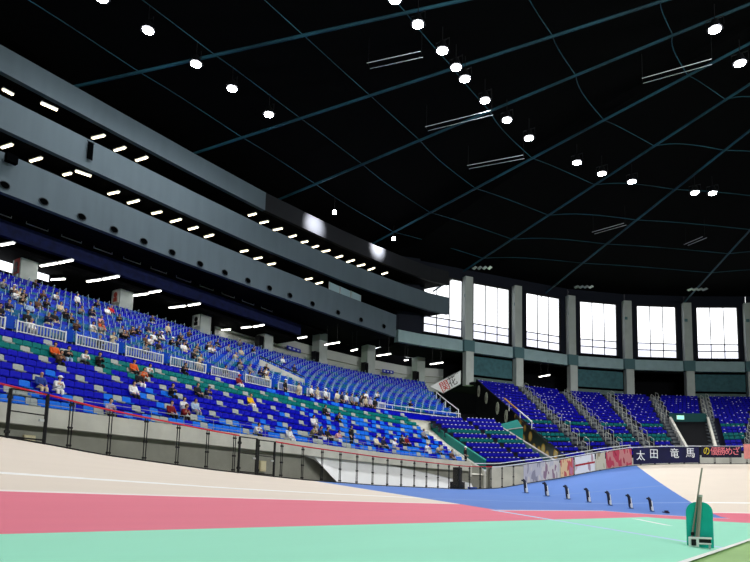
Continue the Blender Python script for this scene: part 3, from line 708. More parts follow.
# ------------------------------------------------------------------ balconies (three fascias), soffits, beam
FAS = [(-51.1, -60), (-51.1, 0), (-51.1, 40), (-50.9, 50), (-50.4, 56), (-49.8, 63), (-48.9, 69.3), (-47.9, 75), (-46.7, 80), (-45.3, 83.2)]
LOWF = [(-51.7, -60), (-51.7, 0), (-51.6, 40), (-51.2, 50), (-50.8, 56), (-50.4, 63), (-50.0, 68), (-49.4, 75.2)]
def wallstrip(name, path, z0, z1, m, th, label, bulge=0.0):
    b_ = MB(); A = [Vector((x, y, z0)) for x, y in path]; B_ = [Vector((x, y, z1)) for x, y in path]
    b_.strip(A, B_, (-th, 0, 0)); return struct(b_.build(name, m), label)
def trimp(path, y): 
    o = [p for p in path if p[1] < y]; 
    for a, c in zip(path, path[1:]):
        if a[1] < y <= c[1]: f = (y - a[1]) / (c[1] - a[1]); o.append((a[0] + (c[0] - a[0]) * f, y))
    return o
wallstrip('wall_fascia_low', LOWF, 24.67, 27.87, M_fascia, .5, 'lowest grey balcony front')
wallstrip('wall_fascia_middle', FAS, 29.4, 32.0, M_fascia, .5, 'middle grey balcony front')
wallstrip('wall_fascia_top', trimp(FAS, 50), 33.9, 36.0, M_fascia, .5, 'topmost grey balcony front')
wallstrip('wall_fascia_shaded', [(-50.9, 50.0)] + [p for p in FAS if p[1] > 50.5], 33.9, 36.0, mat('fascia_shade_tone', (26, 28, 33), .85), .5, 'topmost balcony front, coloured dark where the light falls off')  # darker fascia colour stands in for the light falling off here
def soffit(name, path, z, xb, m, label):
    b_ = MB(); b_.strip([Vector((x - .3, y, z)) for x, y in path], [Vector((xb, y, z)) for x, y in path], (0, 0, .25)); return struct(b_.build(name, m), label)
soffit('ceiling_concourse', LOWF, 24.7, -76, M_black, 'black ceiling over the upper tier concourse')
soffit('ceiling_low_gallery', FAS, 29.6, -61, M_black, 'black ceiling of the low gallery')
soffit('ceiling_middle_gallery', FAS, 34.0, -61, M_black, 'black ceiling of the middle gallery')
soffit('floor_low_gallery', LOWF, 25.4, -61, M_dark, 'floor of the low gallery')
soffit('floor_middle_gallery', FAS, 29.9, -61, M_dark, 'floor of the middle gallery')
m = MB(); m.box((-66.2, 1.2, 22.4), (19.0, 122.6, .3)); struct(m.build('ceiling_concourse_drop', M_black), 'dropped black ceiling of the concourse')
# gallery back wall and the rest of the shell
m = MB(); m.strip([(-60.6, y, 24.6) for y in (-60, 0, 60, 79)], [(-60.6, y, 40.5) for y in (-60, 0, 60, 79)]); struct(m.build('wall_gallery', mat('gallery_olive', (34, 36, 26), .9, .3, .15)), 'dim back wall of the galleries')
# dark blue beam under the lowest balcony with hanging frames
m = MB(); m.strip([(-56, y, 22.95) for y in (-60, 20, 62.5)], [(-56, y, 24.3) for y in (-60, 20, 62.5)], (-.6, 0, 0)); struct(m.build('beam_navy', M_navy), 'dark navy beam under the lowest balcony')
m = MB(); m.box((-57.2, 4.0, 24.55), (2.4, 128, .2)); struct(m.build('trim_duct', M_black), 'black duct tray')
for k in range(11):
    y = 24.2 + k * 3.15; g = empty('blind_rail', (-55.6, y, 24.52), 'pale hanging rail above the navy beam, %s from the left' % nth(k + 1), 'rail', 'pale rails above the navy beam')
    m = MB(); m.box((0, 0, 0), (.06, 1.9, .07)); m.build('bar', M_steel, g)
    m = MB(); m.box((0, -.95, .12), (.05, .05, .3)); m.box((0, .95, .12), (.05, .05, .3)); m.build('hanger', M_steel, g)
# oval vents in the lowest fascia
m = MB(); m.hexa([(0, -.34, -.22), (.1, -.34, -.22), (.1, .34, -.22), (0, .34, -.22), (0, -.34, .22), (.1, -.34, .22), (.1, .34, .22), (0, .34, .22)])
vb = bmesh.new(); bmesh.ops.create_cone(vb, cap_ends=True, segments=20, radius1=.36, radius2=.36, depth=.14, matrix=Matrix.Rotation(rad(90), 4, 'Y') @ Matrix.Diagonal((1, 1, 1, 1)))
vent_me = bpy.data.meshes.new('vent_hole'); vb.to_mesh(vent_me); vb.free(); vent_me.materials.append(M_vent)
rb_ = MB(); rb_.tube([(.05, .4 * math.cos(t * math.pi / 8), .4 * math.sin(t * math.pi / 8)) for t in range(17)], .05, 5); ring_me = rb_.mesh('rim', mat('vent_rim', (52, 60, 66), .7))
for k, (y, z) in enumerate(VENTS):
    x = None
    for a, c in zip(LOWF, LOWF[1:]):
        if a[1] <= y <= c[1]: x = a[0] + (c[0] - a[0]) * (y - a[1]) / (c[1] - a[1])
    r = empty('wall_vent', (x + .02, y, z), 'round black vent in the lowest balcony front, %s from the left' % nth(k + 1), 'vent', 'round vents in the lowest balcony front')
    link('vent_hole', vent_me, r); link('rim', ring_me, r); r.scale = (1, .98, .74)
m = MB(); m.box((0, 0, 0), (.5, 1.0, .7)); m.box((.1, 0, -.5), (.2, .2, .4))
r = empty('loudspeaker', (-51.25, 22.7, 27.35), 'black loudspeaker mounted on the lowest balcony front at the far left', 'loudspeaker')
m = MB(); m.box((.12, 0, 0), (.45, .85, .65)); m.build('cabinet', M_vent, r); m = MB(); m.box((-.2, 0, .2), (.5, .2, .3)); m.build('bracket', M_frame, r)
r = empty('banner_flag', (-50.95, 28.9, 31.6), 'small black drape hanging over the middle balcony front', 'drape')
m = MB(); m.box((.06, 0, -.7), (.08, .5, 1.5)); m.build('cloth', M_vent, r); m = MB(); m.tube([(.05, -.35, .1), (.05, .35, .1)], .04, 5); m.build('rod', M_frame, r)
# glass screens in the low gallery
for k, y in enumerate((62.6, 64.8, 67.0)):
    g = empty('glass_screen', (-50.7 + .1 * k, y, 27.87), 'pale glass screen standing on the lowest balcony front, %s from the left' % nth(k + 1), 'screen', 'glass screens on the lowest balcony front')
    m = MB(); m.box((0, 0, .55), (.05, 2.0, 1.05)); m.build('glass_pane', mat('screen_glass', (150, 176, 186), .3), g)
    for y_ in (-1.05, 1.05): m = MB(); m.box((0, y_, .55), (.09, .08, 1.1)); m.build('frame', M_steel, g)

# ------------------------------------------------------------------ columns, ring beam, windows
RING = [(-50.4, 77.2), (-48.9, 80.9), (-44.7, 88.1), (-39.9, 96.0), (-34.2, 105.2), (-27.0, 112.7), (-18.7, 118.9), (-10.0, 124.1), (0, 127.6), (10, 129), (20, 129)]
COLS = RING[2:8] + [(0, 127.6)]
def poly_thick(path, out, z0, z1, th, m_):
    b_ = MB(); n = len(path); off = []
    for i, p in enumerate(path):
        a = Vector(path[max(0, i - 1)]); c = Vector(path[min(n - 1, i + 1)]); d = (c - a).normalized(); off.append(Vector((-d.y, d.x)))
    A = [Vector((p[0] + o.x * out, p[1] + o.y * out, 0)) for p, o in zip(path, off)]
    Bo = [Vector((p[0] + o.x * (out + th), p[1] + o.y * (out + th), 0)) for p, o in zip(path, off)]
    for k in range(n - 1):
        b_.hexa([(A[k].x, A[k].y, z0), (A[k + 1].x, A[k + 1].y, z0), (Bo[k + 1].x, Bo[k + 1].y, z0), (Bo[k].x, Bo[k].y, z0),
                 (A[k].x, A[k].y, z1), (A[k + 1].x, A[k + 1].y, z1), (Bo[k + 1].x, Bo[k + 1].y, z1), (Bo[k].x, Bo[k].y, z1)])
    return b_
struct(poly_thick(RING, -.15, 24.6, 26.35, 1.0, None).build('beam_ring', M_beam), 'grey ring beam under the tall windows')
COL_W = 1.35
for i, (x, y) in enumerate(COLS):
    j = RING.index((x, y)) if (x, y) in RING else 8
    d = Vector(RING[j + 1]) - Vector(RING[j - 1]); a = math.atan2(d.y, d.x)
    m = MB(); m.box((x - .2 * -math.sin(a), y, 22), (1.35, 1.0, 5.3), a); m.box((x, y, 31.4), (1.35, .9, 10.2), a)
    struct(m.build('column', M_col), 'pale concrete column between the tall windows')
    m = MB(); m.box((x, y, 25.47), (COL_W + .5, 1.36, 1.76), a); struct(m.build('trim_column_band', mat('band_teal_grey', (80, 112, 118), .8)), 'teal tinted band where the column meets the ring beam')
    m = MB(); m.box((x - math.sin(-a) * 0, y - .55, 33.4), (.5, .1, .5), a); struct(m.build('trim_lamp_plate', M_tealg))
STC = [(-58.6, 18.0), (-58.6, 28.1), (-58.6, 38.0), (-58.6, 48.3), (-58.4, 58.4), (-57.8, 68.6), (-56.0, 77.8), (-52.7, 86.9)]
for i, (x, y) in enumerate(STC):
    m = MB(); zt = 22.26 if i < 5 else 24.7; m.box((x, y, (18.4 + zt) / 2), (1.5, 1.5, zt - 18.4), rad(-8 * max(0, i - 4)))
    struct(m.build('column', M_col), 'square concrete column behind the upper tier')
def polypath_pt(path, k, f, out=0.0):
    a = Vector(path[k]); c = Vector(path[k + 1]); d = (c - a).normalized(); p = a + (c - a) * f
    return p + Vector((-d.y, d.x)) * out, math.atan2(d.y, d.x), (c - a).length
sky_i = 0
for k in range(1, 9):
    p, a, Ls = polypath_pt(RING, k, .525, .75)
    w = 6.9 if k != 8 else 6.2; z0, z1 = 26.95, 36.1
    lab = 'tall bright window between the columns of the bend, number %s from the left' % nth(k)
    wn = empty('window_%d' % k, (p.x, p.y, z0), lab, 'window', rz=a); wn['kind'] = 'structure'
    H = z1 - z0
    m = MB()
    for s in (-1, 1): m.box((s * w / 2, 0, H / 2), (.22, .25, H + .2))
    m.box((0, 0, 0), (w + .2, .25, .25)); m.box((0, 0, H), (w + .2, .25, .25)); m.build('window_frame', M_frame, wn)
    for s in (-1, 1):
        m = MB(); m.box((s * w / 6.2, 0, H / 2), (.1, .14, H)); m.build('mullion', M_frame, wn)
    for h in (1.35, 2.55):
        m = MB(); m.box((0, 0, h), (w, .12, .14)); m.build('transom', M_frame, wn)
    m = MB(); m.box((0, .05, 2.6 + (H - 2.6) / 2), (w, .03, H - 2.6)); m.build('upper_pane', M_pane, wn)
    m = MB(); m.box((0, .05, 1.3), (w, .03, 2.5)); m.build('lower_pane', M_lowpane, wn)
    m = MB(); m.box((0, -.3, -.2), (w + .4, .5, .14)); m.build('window_sill', M_dark, wn)
# dark wall pieces around the windows
m = MB(); m.hexa([(-51.2, 78.0, 24.5), (RING[1][0] - .1, RING[1][1], 24.5), (RING[1][0] - .6, RING[1][1] + .3, 24.5), (-51.8, 78.2, 24.5), (-51.2, 78.0, 38), (RING[1][0] - .1, RING[1][1], 38), (RING[1][0] - .6, RING[1][1] + .3, 38), (-51.8, 78.2, 38)])
for k in range(1, 9):
    Ls = (Vector(RING[k + 1]) - Vector(RING[k])).length; w = 6.9 if k != 8 else 6.2; f0 = (.525 - (w / 2 + .1) / Ls); f1 = (.525 + (w / 2 + .1) / Ls)
    for fa, fb, z0, z1 in ((0, f0, 26.2, 38), (f1, 1, 26.2, 38), (f0, f1, 26.2, 26.85), (f0, f1, 36.2, 38)):
        pa, a, _ = polypath_pt(RING, k, fa, .7); pb, _, _ = polypath_pt(RING, k, fb, .7); o = Vector((-math.sin(a), math.cos(a))) * .35
        m.hexa([(pa.x, pa.y, z0), (pb.x, pb.y, z0), (pb.x + o.x, pb.y + o.y, z0), (pa.x + o.x, pa.y + o.y, z0), (pa.x, pa.y, z1), (pb.x, pb.y, z1), (pb.x + o.x, pb.y + o.y, z1), (pa.x + o.x, pa.y + o.y, z1)])
struct(m.build('wall_bend', mat('bend_wall_navy', (12, 18, 34), .8)), 'dark navy wall around the tall windows')
# wall under the ring beam: alternating panels and dark openings
for k in range(2, 9):
    panel = (k % 2 == 0)
    m = MB()
    def seg(z0, z1, out, f0=.07, f1=.93):
        pa, a, _ = polypath_pt(RING, k, f0, out); pb, _, _ = polypath_pt(RING, k, f1, out); o = Vector((-math.sin(a), math.cos(a))) * .2
        m.hexa([(pa.x, pa.y, z0), (pb.x, pb.y, z0), (pb.x + o.x, pb.y + o.y, z0), (pa.x + o.x, pa.y + o.y, z0), (pa.x, pa.y, z1), (pb.x, pb.y, z1), (pb.x + o.x, pb.y + o.y, z1), (pa.x + o.x, pa.y + o.y, z1)])
    if panel:
        seg(21.3, 24.2, .4); struct(m.build('wall_bend_panel', mat('bend_panel_teal', (60, 98, 106), .85, .2, 1.5)), 'grey teal panel under the ring beam')
        m = MB(); seg(19.4, 20.9, .3); struct(m.build('wall_bend_base', mat('bend_base', (92, 112, 108), .85, .15, 1)), 'grey base wall under the teal panel')
    m = MB(); seg(19.4, 24.6, 5.5, -.1, 1.1); struct(m.build('wall_bend_back', M_dark), 'dark back wall of the bend concourse')
m = MB(); m.strip([(-60, 84, 8), (-57, 88.5, 8), (-52, 95, 8), (-46, 103, 8), (-38, 108, 8)], [(-60, 84, 24.8), (-57, 88.5, 24.8), (-52, 95, 24.8), (-46, 103, 24.8), (-38, 108, 24.8)]); struct(m.build('wall_passage_end', M_dark), 'dark wall at the end of the corner passage')
m = poly_thick(RING, .6, 24.3, 24.6, 6.0, None); struct(m.build('ceiling_bend_concourse', M_black), 'black ceiling of the bend concourse')
m = poly_thick(RING[2:], -1.6, 19.4, 19.75, 8.0, None); struct(m.build('floor_bend_concourse', M_dark), 'concourse floor behind the bend stand')
# concourse walls behind the upper tier
CW = [(-60.5, 52.0), (-60.3, 60), (-59.7, 68.9), (-58.2, 77.8), (-55.2, 87.4), (-51.0, 92.5)]
m = poly_thick(CW, 0, 19.5, 23.4, .2, None); struct(m.build('wall_concourse', M_wall), 'light grey wall behind the top of the upper tier')
m = poly_thick(CW, -.02, 23.3, 24.8, .2, None); struct(m.build('wall_concourse_shade', M_dark), 'dark strip standing for soffit shadow above the light grey wall')  # dark strip stands in for the shadow under the soffit
for k, h in enumerate((20.9, 21.9)):
    b_ = MB(); b_.tube([Vector((x + .1, y - .06, h)) for x, y in CW], .05, 4); struct(b_.build('trim_rail', M_concd), 'thin dark rail along the light grey wall')
m = MB(); m.strip([(-75, -60, 17), (-75, 96, 17)], [(-75, -60, 25), (-75, 96, 25)]); struct(m.build('wall_left', M_dark), 'dark rear wall of the concourse')
m = MB(); m.strip([(-76, -60, 19.6), (-76, 96, 19.6)], [(-58.3, -60, 19.6), (-58.3, 66, 19.6)]); struct(m.build('floor_concourse', M_concd), 'concourse floor behind the upper tier')
for k, (ya, yb, za, zb) in enumerate(((29.5, 34.35, 26.1, 27.25), (36.4, 38.4, 26.2, 27.0))):
    pass
# two lit windows at the left end of the concourse
for k, (y, w, z, h) in enumerate(((26.0, 3.7, 21.85, 1.1), (30.3, 1.7, 21.85, .72))):
    wn = empty('window_%d' % (9 + k), (-60.2, y, z), 'bright strip window %s the leftmost column' % ('left of' if k == 0 else 'right of'), 'window'); wn['kind'] = 'structure'
    m = MB(); m.box((-.1, 0, 0), (.1, w, h)); m.build('lit_pane', emit('lit_pane_%d' % k, (244, 248, 255), 2.2), wn)
    m = MB(); m.box((0, 0, h / 2 + .05), (.3, w + .2, .1)); m.box((0, 0, -h / 2 - .05), (.3, w + .2, .1)); m.box((0, -w / 2 - .05, 0), (.3, .1, h)); m.box((0, w / 2 + .05, 0), (.3, .1, h)); m.build('window_frame', M_dark, wn)
    m = MB(); m.box((-.05, 0, -1.4), (.2, w + .2, 1.8)); m.build('apron_panel', M_dark, wn)
    m = MB(); m.box((-.25, 0, 1.0), (.15, w + .2, 3.6)); m.build('wall_panel', M_dark, wn)

# posters and signs on the columns
def col_poster(i, col, prt, lab, side=-1):
    x, y = STC[i]; g = empty('poster', (x, y - .78, 21.6), lab, 'poster')
    m = MB(); m.box((.05, 0, 0), (.95, .04, 1.5)); m.build('sheet', mat('sheet_' + lab[:12], col, .7), g)
    m = MB(); m.tube([(.0, -.03, .1), (.0, -.05, .1)], .3, 12); m.box((-.02, -.03, -.4), (.6, .04, .4)); m.build('print', mat('print_' + lab[:12], prt, .7), g)
col_poster(1, (150, 40, 34), (40, 22, 24), 'dark red poster on the leftmost pale column')
col_poster(2, (206, 204, 200), (178, 70, 60), 'pale poster with a red figure on the second pale column')
col_poster(3, (232, 234, 234), (24, 24, 26), 'white poster with a black face shape on the third pale column')
for i in (4, 5, 6, 7):
    x, y = STC[i]; g = empty('loudspeaker', (x + .3, y - 1.25, 20.0), 'black cabinet standing at the left foot of the %s column' % ('fifth', 'sixth', 'seventh', 'eighth')[i - 4], 'cabinet', 'black cabinets at the column feet')
    m = MB(); m.box((0, 0, .9), (.7, .9, 1.9)); m.build('casing', M_frame, g); m = MB(); m.box((.37, 0, .9), (.04, .7, 1.6)); m.build('front_grille', M_dark, g)
m_sb = mat('sign_blue', (20, 40, 190), .5)
m_ink_s = mat('sign_ink', (220, 226, 240), .5)
for k, (p, a, w, z, lab) in enumerate((((-59.7, 65.2), rad(2), 2.9, 22.0, 'blue sign with white marks on the light wall between two columns'), ((-55.7, 82.6), rad(-22), 2.1, 21.6, 'small blue sign on the light wall left of the rightmost inner column'), ((-57.7, 48.6), rad(0), .9, 22.5, 'blue sign on the face of the third column'))):
    g = empty('sign', (p[0], p[1], z), lab, 'sign', rz=a)
    m = MB(); m.box((.12, 0, 0), (.08, w, .5)); m.build('board', m_sb, g); m = MB()
    for j in (-.3, 0, .3): m.box((.17, j * w, 0), (.02, .16 * w, .2))
    m.build('lettering', m_ink_s, g); m = MB(); m.box((0, 0, 0), (.2, .1, .1)); m.build('bracket', M_steel, g)
# the tilted white sign
A = Vector((-48.3, 83.0, 0)); B2 = Vector((-45.4, 87.3, 0)); d = (B2 - A).normalized(); up = Vector((0, 0, 1))
g = empty('sign', A + (B2 - A) * .5 + Vector((0, 0, 19.4)), 'slanted white sign with red and black characters above the corner passage', 'sign')
c = [A + Vector((0, 0, 18.7)), A + d * 2.2 + Vector((0, 0, 17.9)), B2 + Vector((0, 0, 19.6)), B2 + Vector((0, 0, 21.6))]
c = [p - Vector(g.location) for p in c]; nrm = Vector((d.y, -d.x, 0))
m = MB(); m.hexa(c + [p - nrm * .12 for p in c]); m.build('board', mat('sign_white', (226, 230, 232), .5), g)
m = MB()
for k in range(4): m.tube([c[k] + nrm * .02, c[(k + 1) % 4] + nrm * .02], .05, 5)
m.build('frame', M_steel, g)
mid = (c[0] + c[1] + c[2] + c[3]) / 4; ex = (c[2] - c[1]).normalized()
m_bink = mat('sign_black_ink', (70, 66, 70), .6); m_rink = mat('sign_red_ink', (196, 40, 30), .6)
def flat_glyph(ch, pos, size, mt, parent, ex, en):
    cu = bpy.data.curves.new('glyph', 'FONT'); cu.body = ch; cu.size = size; cu.align_x = 'CENTER'; cu.align_y = 'CENTER'; cu.extrude = .01
    o = bpy.data.objects.new('glyph', cu); COL.objects.link(o); dg = bpy.context.evaluated_depsgraph_get()
    me = bpy.data.meshes.new_from_object(o.evaluated_get(dg)); bpy.data.objects.remove(o); bpy.data.curves.remove(cu)
    me.materials.clear(); me.materials.append(mt); n = link('lettering', me, parent); ey = en.cross(ex).normalized()
    n.matrix_local = Matrix.Translation(pos) @ Matrix((ex, ey, en)).transposed().to_4x4()
flat_glyph('関', mid - ex * .7 - Vector((0, 0, .2)) + nrm * .06, 1.75, m_rink, g, ex, nrm)
flat_glyph('花', mid + ex * .75 + Vector((0, 0, -.05)) + nrm * .06, 1.6, m_bink, g, ex, nrm)
flat_glyph('がんばれ', mid + ex * .7 + Vector((0, 0, .98)) + nrm * .06, .5, m_bink, g, ex, nrm)

# ------------------------------------------------------------------ strip lights
def strip_light(name, x, y, z, L, ang, lab, group, hang, mtl):
    r = empty(name, (x, y, z), lab, 'light', group, rad(ang))
    m = MB(); m.box((0, 0, 0), (L, .17, .07)); m.build('tube', mtl, r)
    m = MB(); m.box((0, 0, .1), (L + .1, .3, .09)); m.build('reflector', M_white, r)
    for s in (-1, 1):
        m = MB(); m.tube([(s * L * .35, 0, .1), (s * L * .35, 0, hang)], .02, 4); m.build('hanger', M_frame, r)
CS = (21.95 - 1.55) / (22.9 - 1.55)
for k, (x, y, L, a) in enumerate(CON): strip_light('tube_light', x * CS, y * CS, 21.95, L * .9, a, 'white tube light under the concourse ceiling, %s from the left' % nth(k + 1), 'tube lights over the upper concourse', (.3 if y * CS < 62 else 2.6), M_strip)
for k, (x, y, L, a) in enumerate(LOW): strip_light('tube_light', x, y, 29.15, L * .9, a, 'warm tube light in the gap above the lowest balcony front, %s from the left' % nth(k + 1), 'tube lights of the low gallery', .45, M_stripw)
for k, (x, y, L, a) in enumerate(UP): strip_light('tube_light', x, y, 33.4, L * .9, a, 'white tube light in the gap above the middle balcony front, %s from the left' % nth(k + 1), 'tube lights of the middle gallery', .6, M_stripw)

# ------------------------------------------------------------------ roof
OUT = [(-61, -62), (-61, -20), (-61, 20), (-61, 60), (-60.6, 79), (-51, 78.2)] + [(x - .6, y + .8) for x, y in RING[1:]] + [(32, 127), (46, 121), (60, 110), (71, 95), (78, 75), (80, 45), (80, 0), (80, -62), (20, -62)]
APX = Vector((17.6, 63.1, 48.5))
def roof_pt(p, u): 
    z = 38.0 + (APX.z + 1.2 - 38.0) * math.sin(u * math.pi / 2)
    return Vector((p[0] + (APX.x - p[0]) * u, p[1] + (APX.y - p[1]) * u, z))
m = MB(); NR = 8
for a, c in zip(OUT, OUT[1:] + OUT[:1]):
    for k in range(NR): m.face([roof_pt(a, k / NR), roof_pt(a, (k + 1) / NR), roof_pt(c, (k + 1) / NR), roof_pt(c, k / NR)])
struct(m.build('ceiling', M_black), 'black domed roof')
def shell(name, path, z0, z1, lab):
    b_ = MB(); b_.strip([(x, y, z0) for x, y in path], [(x, y, z1) for x, y in path]); struct(b_.build(name, M_dark), lab)
shell('wall_gallery_end', [(-60.6, 79), (-51, 78.2)], 24.5, 38.2, 'dark end wall of the galleries')
shell('wall_right', [OUT[k] for k in range(len(OUT) - 10, len(OUT) - 1)], -1, 38.2, 'dark wall on the far right side')
shell('wall_rear', [(80, -62), (20, -62), (-61, -62), (-76, -60)], -1, 38.2, 'dark wall behind')
# ribs run from the outer wall towards the crown
RIBS = [(-60.4, 10), (-60.4, 25), (-60.4, 39.6), (-60.4, 53.5), (-60.0, 73.0), (-52.6, 91.0), (-38.3, 102.5), (-19.6, 119.6), (-1.5, 128.5), (20, 130), (46, 121), (70, 95)]
def rib_pt(p, u):
    z = 36.6 + (APX.z - 36.6) * (u * .9 + .1 * math.sin(u * math.pi / 2)) - .2
    return Vector((p[0] + (APX.x - p[0]) * u, p[1] + (APX.y - p[1]) * u, z))
for p in RIBS:
    m = MB(); m.tube([rib_pt(p, k / 10) for k in range(0, 10)], .14, 6); struct(m.build('roof_rib', M_rib), 'teal steel roof rib')
for f in (.16, .24, .33, .43, .54, .65, .76):
    for a, c in zip(RIBS, RIBS[1:]):
        A = rib_pt(a, f); B_ = rib_pt(c, f); m = MB()
        if (A - B_).length > 40: continue
        pts = []
        for k in range(9):
            t = k / 8; p = A + (B_ - A) * t; ctr = APX.copy(); outv = (p - ctr); outv.z = 0; outv.normalize()
            pts.append(p + outv * (.09 * (A - B_).length * math.sin(t * math.pi)) + Vector((0, 0, .9 * math.sin(t * math.pi))))
        m.tube(pts, .05, 4); struct(m.build('roof_purlin', M_rib), 'thin curved roof purlin')
# suspended twin-rail catwalks
for k, (a, c) in enumerate(CATW):
    a = Vector(a); c = Vector(c); mid = (a + c) / 2; g = empty('catwalk', mid, 'pair of thin pale suspended bars under the roof, %s along' % nth(k + 1), 'catwalk', 'twin bars hung under the roof')
    d = (c - a).normalized(); s = Vector((-d.y, d.x, 0)) * .75
    for sg in (-.5, .5):
        m = MB(); m.tube([a - mid + s * sg, c - mid + s * sg], .03, 5); m.build('bar', M_whrail, g)
    for e in (a, c):
        m = MB(); m.tube([e - mid, e - mid + Vector((0, 0, 2.5))], .02, 4); m.build('hanger', M_frame, g)
for k, (x, y) in enumerate(((-41.6, 86.7), (-31.3, 103.0), (-16.1, 113.5))):
    g = empty('roof_louvre', (x, y, 37.0), 'small slatted grey fixture under the roof edge, %s from the left' % nth(k + 1), 'fixture', 'slatted fixtures under the roof edge', rz=rad(30))
    for j in range(4): m = MB(); m.box((j * .75 - 1.1, 0, j * .0), (.4, 1.1, .08), rad(20), rad(25)); m.build('slat', M_steel, g)
    m = MB(); m.box((0, 0, .12), (3.2, .08, .08)); m.build('bracket', M_frame, g)

# ------------------------------------------------------------------ floodlights (the lamps the hall has)
def flood_parts():
    h = MB(); h.tube([(0, 0, .05), (0, 0, .35), (0, 0, .8)], .6, 14, .25); l = MB(); l.disc((0, 0, .02), .43, .06, 16); y = MB()
    y.tube([(-.62, 0, .3), (-.62, 0, .95), (.62, 0, .95), (.62, 0, .3)], .05, 5); y.tube([(0, 0, .95), (0, 0, 2.2)], .04, 5)
    return h.mesh('housing', M_frame), l.mesh('lens', M_lens), y.mesh('yoke', M_frame)
fh, flm, fy = flood_parts()
FLOOD_W = 10000
def flood(loc, lab, group, power=FLOOD_W, aim=(0, 0), cone=150):
    r = empty('floodlight', loc, lab, 'floodlight', group)
    link('housing', fh, r); link('lens', flm, r); link('yoke', fy, r)
    ld = bpy.data.lights.new('flood_lamp', 'SPOT'); ld.energy = power; ld.spot_size = rad(cone); ld.spot_blend = .6; ld.shadow_soft_size = .5; ld.color = (1, .985, .95)
    lo = link('lamp', ld, r); lo.location = (0, 0, -.1); lo.rotation_euler = (rad(aim[0]), rad(aim[1]), 0)
    return r
for k, (x, y, z) in enumerate(FL):
    if k < 13: lab = 'bright round floodlight, %s from the top of the long curved row under the roof' % nth(k + 1); gp = 'floodlights of the long curved row'
    elif k < 15: lab = 'bright round floodlight at the upper right of the roof, the %s one' % ('upper' if k == 13 else 'lower'); gp = 'floodlights at upper right'
    else: lab = 'small round floodlight above the balconies, %s of that row from the left' % nth(k - 14); gp = 'floodlights above the balconies'
    flood((x, y, z), lab, gp, FLOOD_W * (.33 if k < 8 else .5 if k < 13 else .35 if k < 15 else .25), (14, 16) if 8 <= k < 13 else (0, 0), 112 if 8 <= k < 13 else 150)
for k, (x, y) in enumerate(((-24, 30), (-24, 20), (-24, 8), (-22, -6), (-18, -20), (-43, 12), (-43, 0), (12, 78), (24, 70), (36, 58), (42, 42), (42, 26), (42, 10), (38, -8))):  # unseen lamps; the right-hand four boosted and aimed to light the stand
    flood((x, y, 38.6), 'round floodlight of the roof ring outside the picture, %s' % nth(k + 1), 'floodlights outside the picture', FLOOD_W * (.42 if k < 5 else .15 if k < 7 else .2 if k < 10 else 4.6), (0, 0) if k < 10 else (18 if k > 11 else 4, 46))
for k, (x, y, z) in enumerate(((-47.0, 57.6, 34.5), (-46.2, 69.3, 35.2))):
    r = empty('wall_lamp', (x, y, z + 1.2), 'small round lamp throwing a pool of light on the shade-darkened front, the %s one' % ('left' if k == 0 else 'right'), 'lamp', 'lamps by the charcoal front')
    m = MB(); m.disc((0, 0, 0), .22, .3, 12); m.build('lens', M_lens, r)
    m = MB(); m.tube([(0, 0, .15), (0, 0, 1.8)], .03, 5); m.build('stem', M_frame, r)
    ld = bpy.data.lights.new('wall_wash', 'SPOT'); ld.energy = 15000; ld.spot_size = rad(74); ld.spot_blend = 1.0; ld.shadow_soft_size = .15
    lo = link('lamp', ld, r); lo.location = (-.25, 0, -.1); dv = Vector((-3.4, 0.3, -.75)); lo.rotation_euler = dv.to_track_quat('-Z', 'Y').to_euler()

# ------------------------------------------------------------------ equipment behind the fence in the corner
q = 5.0
eq = empty('speaker_stack', P(3.6, 36.6, 2.3), 'black equipment stack standing behind the fence at the corner', 'speaker')
m = MB(); m.box((0, 0, .45), (.8, .9, .8)); m.build('lower_cabinet', M_frame, eq)
m = MB(); m.box((0, 0, 1.4), (.5, .55, 1.1)); m.build('upper_cabinet', M_frame, eq)
m = MB(); m.box((0, 0, -.1), (.9, 1.0, .3)); m.build('base', M_frame, eq)
cb = empty('cart', P(8.5, 37.6, 2.1), 'blue and white equipment cart behind the fence near the starting stands', 'cart', rz=rad(-6))
m = MB(); m.box((0, 0, .5), (.7, 1.3, .5)); m.build('body', mat('cart_blue', (40, 80, 190), .5), cb)
m = MB(); m.box((0, -1.0, .75), (.6, .7, .5)); m.build('lid', M_white, cb)
m = MB()
for s in (-.5, .5): m.tube([(-.3, s, .12), (.3, s, .12)], .13, 10)
m.build('wheel', M_frame, cb)

